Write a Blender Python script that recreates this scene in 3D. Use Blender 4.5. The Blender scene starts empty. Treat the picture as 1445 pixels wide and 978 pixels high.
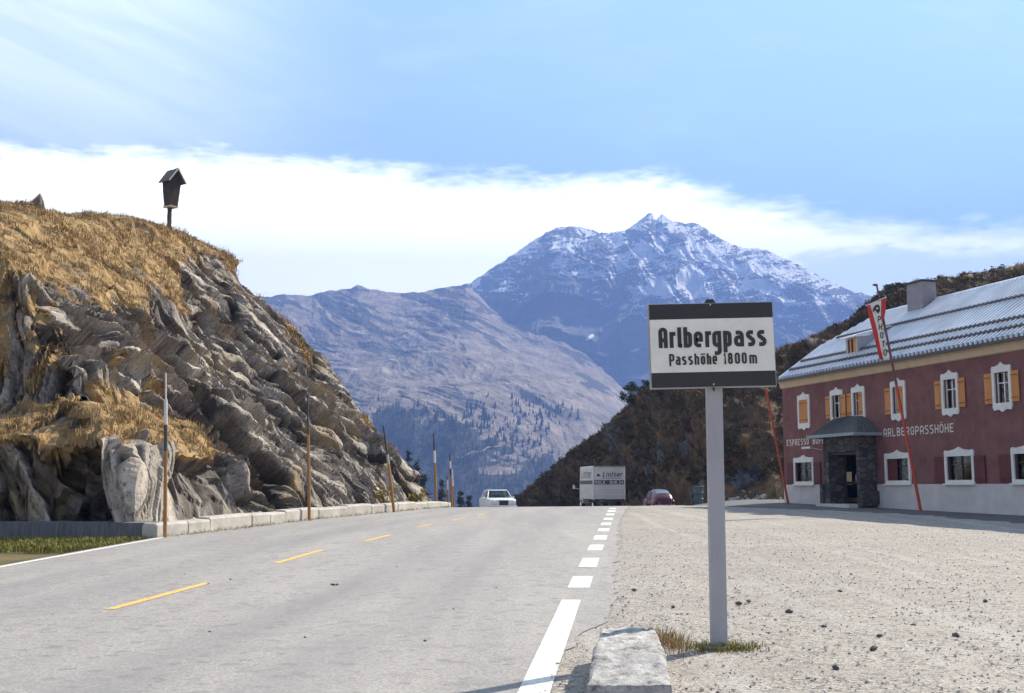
import bpy, bmesh, math, random
import numpy as np
from mathutils import Vector, Matrix
R = math.radians
SC = bpy.context.scene
COL = SC.collection
# ------------------------------------------------------------------ camera, sky, sun, exposure
FPX, PITCH, EYE = 1620.0, 7.0, 1.6
cd = bpy.data.cameras.new('camera'); cam = bpy.data.objects.new('camera', cd); COL.objects.link(cam)
cam.location = (0, 0, EYE); cam.rotation_euler = (R(90 + PITCH), 0, 0)
cd.sensor_width = 36; cd.lens = FPX / 1445 * 36; cd.clip_start = .1; cd.clip_end = 40000
SC.camera = cam
SUN_AZ, SUN_EL = 46, 38            # azimuth clockwise from the view direction
sd = bpy.data.lights.new('sun', 'SUN'); sun = bpy.data.objects.new('sun', sd); COL.objects.link(sun)
sd.energy = 5.0; sd.angle = R(.5); sd.color = (1, .91, .76)
SV = Vector((math.sin(R(SUN_AZ)) * math.cos(R(SUN_EL)), math.cos(R(SUN_AZ)) * math.cos(R(SUN_EL)), math.sin(R(SUN_EL))))
sun.rotation_euler = SV.to_track_quat('Z', 'Y').to_euler()
vs = SC.view_settings
vs.view_transform = 'Standard'; vs.look = 'None'; vs.gamma = 1; vs.exposure = 1.75
SC.render.engine = 'CYCLES'
cy = SC.cycles
cy.max_bounces = 6; cy.diffuse_bounces = 3; cy.volume_bounces = 0; cy.transparent_max_bounces = 8
cy.use_denoising = True; cy.caustics_reflective = False; cy.caustics_refractive = False
HAZE_D = 2.7e-4

F_TH = R(PITCH)
def ray(px, py):
    a = (px - 722.5) / FPX; b = (489 - py) / FPX
    return (a, math.cos(F_TH) - b * math.sin(F_TH), math.sin(F_TH) + b * math.cos(F_TH))
def at(px, py, y):                                  # world point seen at photo pixel (px,py), y metres ahead
    r = ray(px, py); k = y / r[1]
    return Vector((r[0] * k, y, EYE + r[2] * k))
def dirpx(px, py):
    r = Vector(ray(px, py)).normalized()
    return math.atan2(r.x, r.y), math.asin(r.z)

wd = bpy.data.worlds.new('World'); SC.world = wd; wd.use_nodes = True
nt = wd.node_tree; nt.nodes.clear(); L = nt.links.new
def N(t, **kw):
    n = nt.nodes.new(t)
    for k, v in kw.items(): setattr(n, k, v)
    return n
def Mth(op, a, b=None, c=None, clamp=False):
    n = N('ShaderNodeMath', operation=op); n.use_clamp = clamp
    for i, v in enumerate((a, b, c)):
        if v is None: continue
        if isinstance(v, (int, float)): n.inputs[i].default_value = v
        else: L(v, n.inputs[i])
    return n.outputs[0]
sky = N('ShaderNodeTexSky', sky_type='NISHITA'); sky.sun_disc = False
sky.sun_elevation = R(SUN_EL); sky.sun_rotation = R(SUN_AZ); sky.altitude = 1800; sky.air_density = 1.0; sky.dust_density = .6; sky.ozone_density = 1.2
tc = N('ShaderNodeTexCoord'); sx = N('ShaderNodeSeparateXYZ'); L(tc.outputs['Generated'], sx.inputs[0])
az = Mth('ARCTAN2', sx.outputs[0], sx.outputs[1]); el = Mth('ARCSINE', sx.outputs[2])
AZN = Mth('ADD', Mth('DIVIDE', az, 2 * math.pi), .5)
def curve(pts, lo, hi):
    fc = N('ShaderNodeFloatCurve'); c = fc.mapping.curves[0]
    P = [((a / (2 * math.pi) + .5), (e - lo) / (hi - lo)) for a, e in pts]
    P = [(0, P[0][1])] + P + [(1, P[-1][1])]
    c.points[0].location = P[0]; c.points[1].location = P[-1]
    for p in P[1:-1]: c.points.new(*p)
    fc.mapping.update(); L(AZN, fc.inputs['Value'])
    return Mth('ADD', Mth('MULTIPLY', fc.outputs[0], hi - lo), lo)
top = curve([dirpx(*p) for p in ((-60, 190), (130, 205), (300, 208), (440, 216), (540, 236), (640, 244), (740, 246), (840, 248), (930, 244), (1010, 268), (1100, 283), (1200, 306), (1295, 314), (1500, 312))], -.1, .6)
bot = curve([dirpx(*p) for p in ((-60, 700), (700, 690), (1000, 560), (1120, 378), (1170, 363), (1295, 361), (1500, 362))], -.1, .6)
cv = N('ShaderNodeCombineXYZ'); L(Mth('MULTIPLY', az, 5), cv.inputs[0]); L(Mth('MULTIPLY', el, 17), cv.inputs[1])
def noise(scale, detail=6, rough=.55, vec=None, dist=0):
    n = N('ShaderNodeTexNoise'); n.inputs['Scale'].default_value = scale; n.inputs['Detail'].default_value = detail
    n.inputs['Roughness'].default_value = rough; n.inputs['Distortion'].default_value = dist
    L(vec or cv.outputs[0], n.inputs['Vector']); return n.outputs['Fac']
nz = Mth('SUBTRACT', noise(2.6), .5); nf = Mth('SUBTRACT', noise(9, 8, .65), .5)
wob = Mth('ADD', Mth('MULTIPLY', nz, .036), Mth('MULTIPLY', nf, .028))
def sstep(x, a, b):
    n = N('ShaderNodeMapRange', interpolation_type='SMOOTHSTEP'); L(x, n.inputs[0])
    n.inputs[1].default_value = a; n.inputs[2].default_value = b; return n.outputs[0]
up = sstep(Mth('ADD', Mth('SUBTRACT', top, el), wob), -.010, .026)
dn = sstep(Mth('ADD', Mth('SUBTRACT', el, bot), wob), -.004, .012)
front = sstep(Mth('ABSOLUTE', az), 1.9, .9)
dn = Mth('ADD', Mth('MULTIPLY', dn, .5), .5)
band = Mth('MULTIPLY', Mth('MULTIPLY', up, dn), front)
# high thin streaks, thick to the left, almost none to the right
cs = N('ShaderNodeCombineXYZ'); L(Mth('ADD', Mth('MULTIPLY', az, 5), Mth('MULTIPLY', el, 7)), cs.inputs[0]); L(Mth('ADD', Mth('MULTIPLY', el, 30), Mth('MULTIPLY', az, 9)), cs.inputs[1])
st = noise(1.3, 7, .6, cs.outputs[0], .6)
left = sstep(az, dirpx(560, 300)[0], dirpx(120, 300)[0])
strk = Mth('ADD', Mth('MULTIPLY', Mth('ADD', Mth('MULTIPLY', sstep(st, .3, .7), .10), .17), left), Mth('MULTIPLY', sstep(noise(1.1, 7, .6, cv.outputs[0], .6), .45, .8), .05), clamp=True)
veil = Mth('MULTIPLY', Mth('MULTIPLY', Mth('ADD', strk, .05, clamp=True), .78), front)
cov = Mth('MAXIMUM', Mth('MULTIPLY', band, Mth('ADD', Mth('MULTIPLY', nf, .12), .97, clamp=True)), veil)
hs = N('ShaderNodeMix', data_type='RGBA', blend_type='MULTIPLY'); hs.inputs[0].default_value = 1
tn = N('ShaderNodeMix', data_type='RGBA'); L(front, tn.inputs[0]); tn.inputs[6].default_value = (1.85, 1.48, 1.22, 1); tn.inputs[7].default_value = (1.85, 2.18, 1.22, 1)   # unseen rear sky gets less green, added to keep shaded sides neutral
L(sky.outputs[0], hs.inputs[6]); L(tn.outputs[2], hs.inputs[7])
mx = N('ShaderNodeMix', data_type='RGBA'); L(cov, mx.inputs[0]); L(hs.outputs[2], mx.inputs[6]); mx.inputs[7].default_value = (52, 48.5, 35, 1)
bg = N('ShaderNodeBackground'); bg.inputs[1].default_value = .05
L(mx.outputs[2], bg.inputs[0]); wo = N('ShaderNodeOutputWorld'); L(bg.outputs[0], wo.inputs[0])

# ------------------------------------------------------------------ noise in numpy
_rs = np.random.RandomState(7)
_perm = np.concatenate([_rs.permutation(256)] * 3).astype(np.int64)
_ang = _rs.rand(256) * 2 * np.pi
_gx, _gy = np.cos(_ang), np.sin(_ang)
_rnd = _rs.rand(256)
def perlin(x, y):
    xi = np.floor(x).astype(np.int64); yi = np.floor(y).astype(np.int64); xf = x - xi; yf = y - yi
    xi &= 255; yi &= 255
    u = xf ** 3 * (xf * (xf * 6 - 15) + 10); v = yf ** 3 * (yf * (yf * 6 - 15) + 10)
    def g(i, j, dx, dy):
        h = _perm[_perm[(xi + i) & 255] + ((yi + j) & 255)]; return _gx[h] * dx + _gy[h] * dy
    a = g(0, 0, xf, yf); b = g(1, 0, xf - 1, yf); c = g(0, 1, xf, yf - 1); d = g(1, 1, xf - 1, yf - 1)
    return ((a + (b - a) * u) * (1 - v) + (c + (d - c) * u) * v) * 1.5
def fbm(x, y, o=5, r=.5, l=2.03):
    s = 0; a = 1.0
    for i in range(o): s = s + a * perlin(x + 17.3 * i, y - 9.1 * i); a *= r; x = x * l; y = y * l
    return s
def ridged(x, y, o=5, r=.5, l=2.07):
    s = 0; a = 1.0
    for i in range(o): s = s + a * (1 - 2 * np.abs(perlin(x + 31.7 * i, y + 5.3 * i))); a *= r; x = x * l; y = y * l
    return s
def facets(x, y, tilt=.8, seed=0):                 # broken planes: every cell its own height and tilt
    xi = np.floor(x).astype(np.int64); yi = np.floor(y).astype(np.int64)
    bd = np.full(x.shape, 9.0); b2 = bd.copy(); out = np.zeros(x.shape)
    for i in (-1, 0, 1):
        for j in (-1, 0, 1):
            cx = xi + i; cyy = yi + j
            h = _perm[_perm[(cx + seed) & 255] + (cyy & 255)]
            px = cx + _rnd[h]; py = cyy + _rnd[(h * 7 + 13) & 255]
            d = (x - px) ** 2 + (y - py) ** 2
            val = _rnd[(h * 3 + 5) & 255] - .5 + tilt * ((_rnd[(h * 5 + 1) & 255] - .5) * (x - px) + (_rnd[(h * 11 + 3) & 255] - .5) * (y - py))
            b2 = np.where(d < bd, bd, np.minimum(b2, d)); out = np.where(d < bd, val, out); bd = np.minimum(bd, d)
    return out, np.sqrt(b2) - np.sqrt(bd)
def sm(a, b, x): t = np.clip((x - a) / (b - a), 0, 1); return t * t * (3 - 2 * t)

# ------------------------------------------------------------------ materials
def mat(name, color, rough=.8, var=None, scale=4.0, bump=0.0, bscale=30.0, metal=0.0, stretch=(1, 1, 1), spec=.5, coords='Object', detail=6):
    m = bpy.data.materials.new(name); m.use_nodes = True; t = m.node_tree; b = t.nodes['Principled BSDF']
    b.inputs['Roughness'].default_value = rough; b.inputs['Metallic'].default_value = metal; b.inputs['Specular IOR Level'].default_value = spec
    b.inputs['Base Color'].default_value = (*color, 1)
    tcn = t.nodes.new('ShaderNodeTexCoord'); mp = t.nodes.new('ShaderNodeMapping'); mp.inputs['Scale'].default_value = stretch
    t.links.new(tcn.outputs[coords], mp.inputs[0])
    if var:
        n = t.nodes.new('ShaderNodeTexNoise'); n.inputs['Scale'].default_value = scale; n.inputs['Detail'].default_value = detail; n.inputs['Roughness'].default_value = .65
        t.links.new(mp.outputs[0], n.inputs['Vector'])
        r = t.nodes.new('ShaderNodeValToRGB'); r.color_ramp.elements[0].position = .3; r.color_ramp.elements[1].position = .7
        r.color_ramp.elements[0].color = (*var, 1); r.color_ramp.elements[1].color = (*color, 1)
        t.links.new(n.outputs['Fac'], r.inputs[0]); t.links.new(r.outputs[0], b.inputs['Base Color'])
    if bump:
        n2 = t.nodes.new('ShaderNodeTexNoise'); n2.inputs['Scale'].default_value = bscale; n2.inputs['Detail'].default_value = 8
        t.links.new(mp.outputs[0], n2.inputs['Vector']); bp = t.nodes.new('ShaderNodeBump'); bp.inputs['Strength'].default_value = bump; bp.inputs['Distance'].default_value = .02
        t.links.new(n2.outputs['Fac'], bp.inputs['Height']); t.links.new(bp.outputs[0], b.inputs['Normal'])
    return m
class NT:                                           # small node helper for the richer materials
    def __init__(s, name):
        s.m = bpy.data.materials.new(name); s.m.use_nodes = True; s.t = s.m.node_tree; s.b = s.t.nodes['Principled BSDF']
        s.geo = s.t.nodes.new('ShaderNodeNewGeometry'); s.pos = s.geo.outputs['Position']
    def map(s, scale, rot=(0, 0, 0)):
        n = s.t.nodes.new('ShaderNodeMapping'); n.inputs['Scale'].default_value = scale; n.inputs['Rotation'].default_value = rot
        s.t.links.new(s.pos, n.inputs[0]); return n.outputs[0]
    def noise(s, vec, scale, detail=6, rough=.6, dist=0):
        n = s.t.nodes.new('ShaderNodeTexNoise'); n.inputs['Scale'].default_value = scale; n.inputs['Detail'].default_value = detail; n.inputs['Roughness'].default_value = rough; n.inputs['Distortion'].default_value = dist
        s.t.links.new(vec, n.inputs['Vector']); return n.outputs['Fac']
    def vor(s, vec, scale, feature='F1', out='Distance'):
        n = s.t.nodes.new('ShaderNodeTexVoronoi'); n.feature = feature; n.inputs['Scale'].default_value = scale
        s.t.links.new(vec, n.inputs['Vector']); return n.outputs[out]
    def attr(s, name):
        n = s.t.nodes.new('ShaderNodeAttribute'); n.attribute_name = name; return n.outputs['Fac']
    def ramp(s, fac, stops):
        r = s.t.nodes.new('ShaderNodeValToRGB'); e = r.color_ramp.elements
        for i, (p, c) in enumerate(stops):
            k = e[i] if i < 2 else e.new(p)
            k.position = p; k.color = (*c, 1) if isinstance(c, tuple) else (c, c, c, 1)
        s.t.links.new(fac, r.inputs[0]); return r.outputs[0]
    def mix(s, fac, a, b, mode='MIX'):
        n = s.t.nodes.new('ShaderNodeMix'); n.data_type = 'RGBA'; n.blend_type = mode
        for i, v in ((0, fac), (6, a), (7, b)):
            if isinstance(v, (int, float)): n.inputs[i].default_value = v if i == 0 else (v, v, v, 1)
            elif isinstance(v, tuple): n.inputs[i].default_value = (*v, 1)
            else: s.t.links.new(v, n.inputs[i])
        return n.outputs[2]
    def math(s, op, a, b, clamp=False):
        n = s.t.nodes.new('ShaderNodeMath'); n.operation = op; n.use_clamp = clamp
        for i, v in enumerate((a, b)):
            if isinstance(v, (int, float)): n.inputs[i].default_value = v
            else: s.t.links.new(v, n.inputs[i])
        return n.outputs[0]
    def done(s, color, rough=.9, height=None, strength=.5, dist=.05):
        s.t.links.new(color, s.b.inputs['Base Color']); s.b.inputs['Roughness'].default_value = rough; s.b.inputs['Specular IOR Level'].default_value = .25
        if height is not None:
            bp = s.t.nodes.new('ShaderNodeBump'); bp.inputs['Strength'].default_value = strength; bp.inputs['Distance'].default_value = dist
            s.t.links.new(height, bp.inputs['Height']); s.t.links.new(bp.outputs[0], s.b.inputs['Normal'])
        return s.m

# ------------------------------------------------------------------ object helpers
def tag(o, label=None, cat=None, group=None, kind=None):
    if label: o['label'] = label
    if cat: o['category'] = cat
    if group: o['group'] = group
    if kind: o['kind'] = kind
    return o
def empty(name, loc, rz=0, label=None, cat=None, group=None):
    o = bpy.data.objects.new(name, None); COL.objects.link(o); o.location = loc; o.rotation_euler = (0, 0, rz)
    return tag(o, label, cat, group)
def link(name, me, mt=None, parent=None):
    o = bpy.data.objects.new(name, me); COL.objects.link(o)
    if mt: me.materials.append(mt)
    if parent: o.parent = parent
    return o
def copy_tree(o, parent=None):
    c = o.copy(); COL.objects.link(c); c.parent = parent
    for ch in list(o.children): copy_tree(ch, c)
    return c
def grid_mesh(name, X, Y, Z, smooth=True, attrs=None):
    r, c = X.shape; me = bpy.data.meshes.new(name)
    co = np.stack([X, Y, Z], -1).reshape(-1, 3).astype(np.float32)
    idx = np.arange(r * c).reshape(r, c)
    q = np.stack([idx[:-1, :-1], idx[:-1, 1:], idx[1:, 1:], idx[1:, :-1]], -1).reshape(-1, 4)
    me.vertices.add(len(co)); me.vertices.foreach_set('co', co.ravel())
    me.loops.add(q.size); me.loops.foreach_set('vertex_index', q.ravel().astype(np.int32))
    me.polygons.add(len(q)); me.polygons.foreach_set('loop_start', np.arange(0, q.size, 4, dtype=np.int32))
    me.polygons.foreach_set('use_smooth', np.full(len(q), smooth))
    me.update(calc_edges=True)
    for k, v in (attrs or {}).items():
        a = me.attributes.new(k, 'FLOAT', 'POINT'); a.data.foreach_set('value', v.reshape(-1).astype(np.float32))
    return me
def soup(name, V, Fc, smooth=False):
    me = bpy.data.meshes.new(name); V = np.asarray(V, np.float32); Fc = np.asarray(Fc, np.int32); k = Fc.shape[1]
    me.vertices.add(len(V)); me.vertices.foreach_set('co', V.ravel())
    me.loops.add(Fc.size); me.loops.foreach_set('vertex_index', Fc.ravel())
    me.polygons.add(len(Fc)); me.polygons.foreach_set('loop_start', np.arange(0, Fc.size, k, dtype=np.int32))
    me.polygons.foreach_set('use_smooth', np.full(len(Fc), smooth)); me.update(calc_edges=True); return me
class MB:
    def __init__(s): s.bm = bmesh.new()
    def box(s, c, d, rz=0, rx=0, ry=0, bev=0):
        r = bmesh.ops.create_cube(s.bm, size=1); M = Matrix.Translation(c) @ Matrix.Rotation(rz, 4, 'Z') @ Matrix.Rotation(ry, 4, 'Y') @ Matrix.Rotation(rx, 4, 'X') @ Matrix.Diagonal((*d, 1))
        bmesh.ops.transform(s.bm, matrix=M, verts=r['verts'])
        if bev:
            ed = list({e for v in r['verts'] for e in v.link_edges}); bmesh.ops.bevel(s.bm, geom=ed, offset=bev, segments=2, affect='EDGES', profile=.5)
        return s
    def tube(s, a, b, r0, r1=None, n=10):
        a = Vector(a); b = Vector(b); r1 = r0 if r1 is None else r1; d = b - a
        M = Matrix.Translation((a + b) / 2) @ d.to_track_quat('Z', 'Y').to_matrix().to_4x4()
        bmesh.ops.create_cone(s.bm, cap_ends=True, segments=n, radius1=r0, radius2=max(r1, 1e-4), depth=d.length, matrix=M); return s
    def ball(s, c, rad, n=12, rot=None):
        M = Matrix.Translation(c) @ (rot.to_4x4() if rot else Matrix.Identity(4)) @ Matrix.Diagonal((*rad, 1))
        bmesh.ops.create_uvsphere(s.bm, u_segments=n, v_segments=max(6, n // 2), radius=1, matrix=M); return s
    def poly(s, pts, d=None):                       # face, or a prism when d is given
        v = [s.bm.verts.new(p) for p in pts]; f = s.bm.faces.new(v)
        if d is not None:
            e = bmesh.ops.extrude_face_region(s.bm, geom=[f]); bmesh.ops.translate(s.bm, verts=[x for x in e['geom'] if isinstance(x, bmesh.types.BMVert)], vec=d)
        return s
    def loft(s, rings, caps=True):
        vr = [[s.bm.verts.new(p) for p in r] for r in rings]; n = len(rings[0])
        for a, b in zip(vr, vr[1:]):
            for i in range(n): s.bm.faces.new((a[i], a[(i + 1) % n], b[(i + 1) % n], b[i]))
        if caps: s.bm.faces.new(vr[0][::-1]); s.bm.faces.new(vr[-1])
        return s
    def build(s, name, m, parent=None, smooth=False, auto=None):
        bmesh.ops.recalc_face_normals(s.bm, faces=s.bm.faces)
        me = bpy.data.meshes.new(name); s.bm.to_mesh(me); s.bm.free()
        if smooth:
            me.polygons.foreach_set('use_smooth', [True] * len(me.polygons))
            if auto: me.set_sharp_from_angle(angle=R(auto))
        return link(name, me, m, parent)

# stroke lettering: polylines in a unit cell (cap height 1, baseline 0), drawn as mitred ribbons
def arc(cx, cy_, rx, ry, a0, a1, n=6): return [(cx + rx * math.cos(R(a0 + (a1 - a0) * i / n)), cy_ + ry * math.sin(R(a0 + (a1 - a0) * i / n))) for i in range(n + 1)]
def rrect(x0, y0, x1, y1, r): return arc(x1 - r, y1 - r, r, r, 90, 0) + arc(x1 - r, y0 + r, r, r, 0, -90) + arc(x0 + r, y0 + r, r, r, -90, -180) + arc(x0 + r, y1 - r, r, r, 180, 90)
XH = .78
def glyph(ch, w, t):
    h = t / 2; r = min(.24, w / 2 - h); l, rr_ = h, w - h
    c = 'cl'
    G = {
     'A': [[(l, 0)] + arc(l + r, 1 - h - r, r, r, 180, 90) + arc(rr_ - r, 1 - h - r, r, r, 90, 0) + [(rr_, 0)], [(l, .38), (rr_, .38)]],
     'r': [[(l, 0), (l, XH)], [(l, XH - h - .10)] + arc(l + r, XH - h - r, r, r, 150, 90) + [(w, XH - h)]],
     'l': [[(l, 1)] + arc(l + r, h + r * .8, r, r * .8, 180, 270) + [(w, h)]],
     'b': [[(l, 1), (l, 0)], [(l, h)] + arc(rr_ - r, h + r, r, r, -90, 0) + arc(rr_ - r, XH - h - r, r, r, 0, 90) + [(l, XH - h)]],
     'e': [[(l, XH * .47), (rr_, XH * .47)] + arc(rr_ - r, XH - h - r, r, r, 0, 90) + arc(l + r, XH - h - r, r, r, 90, 180) + arc(l + r, h + r, r, r, 180, 270) + [(rr_, h)]],
     'g': [[(rr_, h)] + arc(l + r, h + r, r, r, 270, 180) + arc(l + r, XH - h - r, r, r, 180, 90) + [(rr_, XH - h)], [(rr_, XH)] + arc(rr_ - r, -.18, r, r, 0, -90) + [(l, -.18 - r)]],
     'p': [[(l, XH), (l, -.27)], [(l, h)] + arc(rr_ - r, h + r, r, r, -90, 0) + arc(rr_ - r, XH - h - r, r, r, 0, 90) + [(l, XH - h)]],
     'a': [[(l, XH - h)] + arc(rr_ - r, XH - h - r, r, r, 90, 0) + [(rr_, 0)], [(rr_, h)] + arc(l + r * .8, h + r * .8, r * .8, r * .8, 270, 180) + arc(l + r * .8, XH * .58 - r * .8, r * .8, r * .8, 180, 90) + [(rr_, XH * .58)]],
     's': [[(rr_, XH - h)] + arc(l + r * .8, XH * .76 - h * .3, r * .8, XH * .24 - h * .7, 90, 270) + arc(rr_ - r * .8, XH * .26 + h * .3, r * .8, XH * .26 - h * .7, 90, -90) + [(l, h)]],
     'P': [[(l, -.08), (l, 1)], [(l, 1 - h)] + arc(rr_ - r, 1 - h - r, r, r, 90, 0) + arc(rr_ - r, .42 + r, r, r, 0, -90) + [(l, .42)]],
     'h': [[(l, 1), (l, 0)], [(l, XH - h)] + arc(rr_ - r, XH - h - r, r, r, 90, 0) + [(rr_, 0)]],
     'o': [rrect(l, h, rr_, XH - h, r) + [c]],
     'm': [[(l, 0), (l, XH)], [(l, XH - h)] + arc(rr_ - r * .6, XH - h - r * .6, r * .6, r * .6, 90, 0) + [(rr_, 0)], [(w / 2, 0), (w / 2, XH - h)]],
     '1': [[(l, .74), (rr_, 1 - h), (rr_, 0)]],
     '8': [rrect(l + .02, .5, rr_ - .02, 1 - h, r * .9) + [c], rrect(l, h, rr_, .5, r) + [c]],
     '0': [rrect(l, h, rr_, 1 - h, r) + [c]],
     'O': [rrect(l, h, rr_, 1 - h, r) + [c]],
     'E': [[(rr_, 1 - h), (l, 1 - h), (l, h), (rr_, h)], [(l, .5), (rr_ * .85, .5)]],
     'F': [[(rr_, 1 - h), (l, 1 - h), (l, 0)], [(l, .5), (rr_ * .85, .5)]],
     'S': [[(rr_, 1 - h)] + arc(l + r * .8, .75, r * .8, .25 - h, 90, 270) + arc(rr_ - r * .8, .25 + h * .5, r * .8, .25 - h * .5, 90, -90) + [(l, h * .5)]],
     'R': [[(l, 0), (l, 1)], [(l, 1 - h)] + arc(rr_ - r, 1 - h - r, r, r, 90, 0) + arc(rr_ - r, .45 + r, r, r, 0, -90) + [(l, .45)], [(w * .45, .45), (rr_, 0)]],
     'B': [[(l, 0), (l, 1)], [(l, 1 - h)] + arc(rr_ - r, .75, r, .25 - h, 90, -90) + [(l, .5)], [(l, .5)] + arc(rr_ - r, .25 + h * .5, r, .25 - h * .5, 90, -90) + [(l, h)]],
     'U': [[(l, 1)] + arc(l + r, h + r, r, r, 180, 270) + arc(rr_ - r, h + r, r, r, 270, 360) + [(rr_, 1)]],
     'T': [[(0, 1 - h), (w, 1 - h)], [(w / 2, 1 - h), (w / 2, 0)]],
     'L': [[(l, 1), (l, h), (rr_, h)]],
     'G': [[(rr_, .8)] + arc(rr_ - r, 1 - h - r, r, r, 0, 90) + arc(l + r, 1 - h - r, r, r, 90, 180) + arc(l + r, h + r, r, r, 180, 270) + arc(rr_ - r, h + r, r, r, 270, 360) + [(rr_, .48), (w * .55, .48)]],
     'H': [[(l, 0), (l, 1)], [(rr_, 0), (rr_, 1)], [(l, .5), (rr_, .5)]],
     'K': [[(l, 0), (l, 1)], [(rr_, 1), (l, .45)], [(w * .4, .6), (rr_, 0)]],
     'M': [[(l, 0), (l, 1), (w / 2, .45), (rr_, 1), (rr_, 0)]],
     '3': [[(l, 1 - h)] + arc(rr_ - r, .75, r, .25 - h, 90, -90) + arc(rr_ - r, .25 + h * .5, r, .25 - h * .5, 90, -90) + [(l, h)]],
     '4': [[(w * .7, 0), (w * .7, 1), (l, .3), (w, .3)]],
     '.': [[(l, 0), (l, t)]],
     'i': [[(l, 0), (l, XH)], [(l, .9), (l, 1.02)]], 'n': None, 't': [[(l + .04, 1), (l + .04, h), (rr_, h)], [(0, XH), (rr_, XH)]],
    }
    G['Ö'] = G['O'] + [[(w * .28, 1.12), (w * .28, 1.24)], [(w * .72, 1.12), (w * .72, 1.24)]]
    G['Ü'] = G['U'] + [[(w * .28, 1.12), (w * .28, 1.24)], [(w * .72, 1.12), (w * .72, 1.24)]]
    G['ö'] = G['o'] + [[(w * .25, XH + .09), (w * .25, XH + .21)], [(w * .75, XH + .09), (w * .75, XH + .21)]]
    G['n'] = [[(l, 0), (l, XH)], [(l, XH - h)] + arc(rr_ - r, XH - h - r, r, r, 90, 0) + [(rr_, 0)]]
    return G.get(ch, [])
def letters(bm, items, t, place, step=.0005):
    """items: (char, x, width, baseline, cap height); t: stroke as a share of cap height; place(x, y, lift) -> 3-D point"""
    k = 0
    for ch, x0, w, y0, H in items:
        for pl in glyph(ch, w / H, t):
            closed = pl[-1] == 'cl'; pl = pl[:-1] if closed else pl
            q = []
            for p in pl:
                if not q or (abs(p[0] - q[-1][0]) + abs(p[1] - q[-1][1])) > 1e-4: q.append(p)
            if closed and abs(q[0][0] - q[-1][0]) + abs(q[0][1] - q[-1][1]) < 1e-4: q.pop()
            n = len(q); L_, R_ = [], []
            for i in range(n):
                a = Vector(q[i - 1]) if (i or closed) else None; b = Vector(q[i]); c_ = Vector(q[(i + 1) % n]) if (i < n - 1 or closed) else None
                d1 = (b - a).normalized() if a is not None else (c_ - b).normalized(); d2 = (c_ - b).normalized() if c_ is not None else d1
                m = d1 + d2; m = m.normalized() if m.length > 1e-6 else d1
                nn = Vector((-m.y, m.x)); s = 1 / max(.45, nn.dot(Vector((-d1.y, d1.x)))); o = nn * (t / 2 * s)
                L_.append(b + o); R_.append(b - o)
            k += 1; z = (k % 7) * step
            vl = [bm.verts.new(place(x0 + p.x * H, y0 + p.y * H, z)) for p in L_]; vr = [bm.verts.new(place(x0 + p.x * H, y0 + p.y * H, z)) for p in R_]
            for i in range(n if closed else n - 1):
                j = (i + 1) % n; bm.faces.new((vl[i], vr[i], vr[j], vl[j]))
def line_of(text, x0, x1, y0, H, rel={}, gap=.3):
    W = {c: rel.get(c, 1.0) for c in text}; tot = sum(W[c] for c in text) + gap * (len(text) - 1); u = (x1 - x0) / tot; out = []; x = x0
    for c in text: out.append((c, x, W[c] * u, y0, H)); x += (W[c] + gap) * u
    return out

# ------------------------------------------------------------------ the lie of the land round the pass
def gz(x, y):                                       # height of the pass surface
    x = np.asarray(x, float); y = np.asarray(y, float)
    yc = 45 + np.clip(x + 2.7, 0, 9) * .25 + 11 * sm(9.5, 14, x)
    a = .015 * np.minimum(y, yc); u = np.clip(y - yc, 0, 16); a = a + .015 * u; a = a - .051 / 32 * u * u
    u2 = np.clip(y - yc - 16, 0, 14); a = a - .036 * u2
    u3 = np.clip(y - yc - 30, 0, 45); a = a - .02 * u3
    u4 = np.clip(y - yc - 75, 0, 2500); a = a - .07 * u4
    u5 = np.clip(y - 2600, 0, 9000); return np.maximum(a, -175) - 0 * u5
def gp(px, py):                                     # where the sight line through a photo pixel meets the near slope
    lo, hi = 1.0, 60.0
    for _ in range(50):
        m = (lo + hi) / 2; p = at(px, py, m)
        if p.z > .015 * m: lo = m
        else: hi = m
    return p

# ------------------------------------------------------------------ ground sheet, road, gravel
yy = np.concatenate([np.arange(-60, 0, 6), np.arange(0, 200, 2.0), np.geomspace(200, 9300, 60)])
xx = np.concatenate([-np.geomspace(80, 5800, 25)[::-1], np.arange(-78, 80, 2.0), np.geomspace(80, 5800, 25)])
GX, GY = np.meshgrid(xx, yy); GZ = gz(GX, GY) - .15 + .05 * fbm(GX / 9, GY / 9, 3)
GZ = np.where(GY < 200, np.minimum(GZ, gz(GX, GY) - .08), GZ)
n = NT('turf'); c = n.ramp(n.noise(n.map((.4, .4, .4)), 1, 6), [(.35, (.06, .06, .025)), (.65, (.2, .14, .06))])
tag(link('ground', grid_mesh('ground', GX, GY, GZ), n.done(c, .95)), kind='structure')

ry = np.array([-14, 0, 10, 20, 23.45, 27.9, 37.3, 44.1, 50, 60, 75, 100, 150, 190.])
LX = np.array([-8.9, -8.75, -8.7, -8.62, -8.6, -8.5, -6.6, -4.9, -3.9, -3.5, -3.3, -3.4, -9, -20])
RXy = np.array([-14, 0, 9, 11, 13.1, 19, 27.3, 36.8, 48, 60, 80, 100, 150, 190.]); RX = np.array([-1.6, -.6, .2, .62, 1.1, 1.71, 2.49, 3.42, 4.75, 6.4, 8.9, 10.4, 6, -4.])
yr = np.concatenate([np.arange(-12, 70, .25), np.arange(70, 190, 1.0)])
lx = np.interp(yr, ry, LX); rx = np.interp(yr, RXy, RX) + .11 * fbm(yr * 1.1, yr * 0 + 3.3, 6, .6)
s = np.linspace(0, 1, 60)[None]; QX = lx[:, None] * (1 - s) + rx[:, None] * s; QY = np.repeat(yr[:, None], 60, 1)
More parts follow.
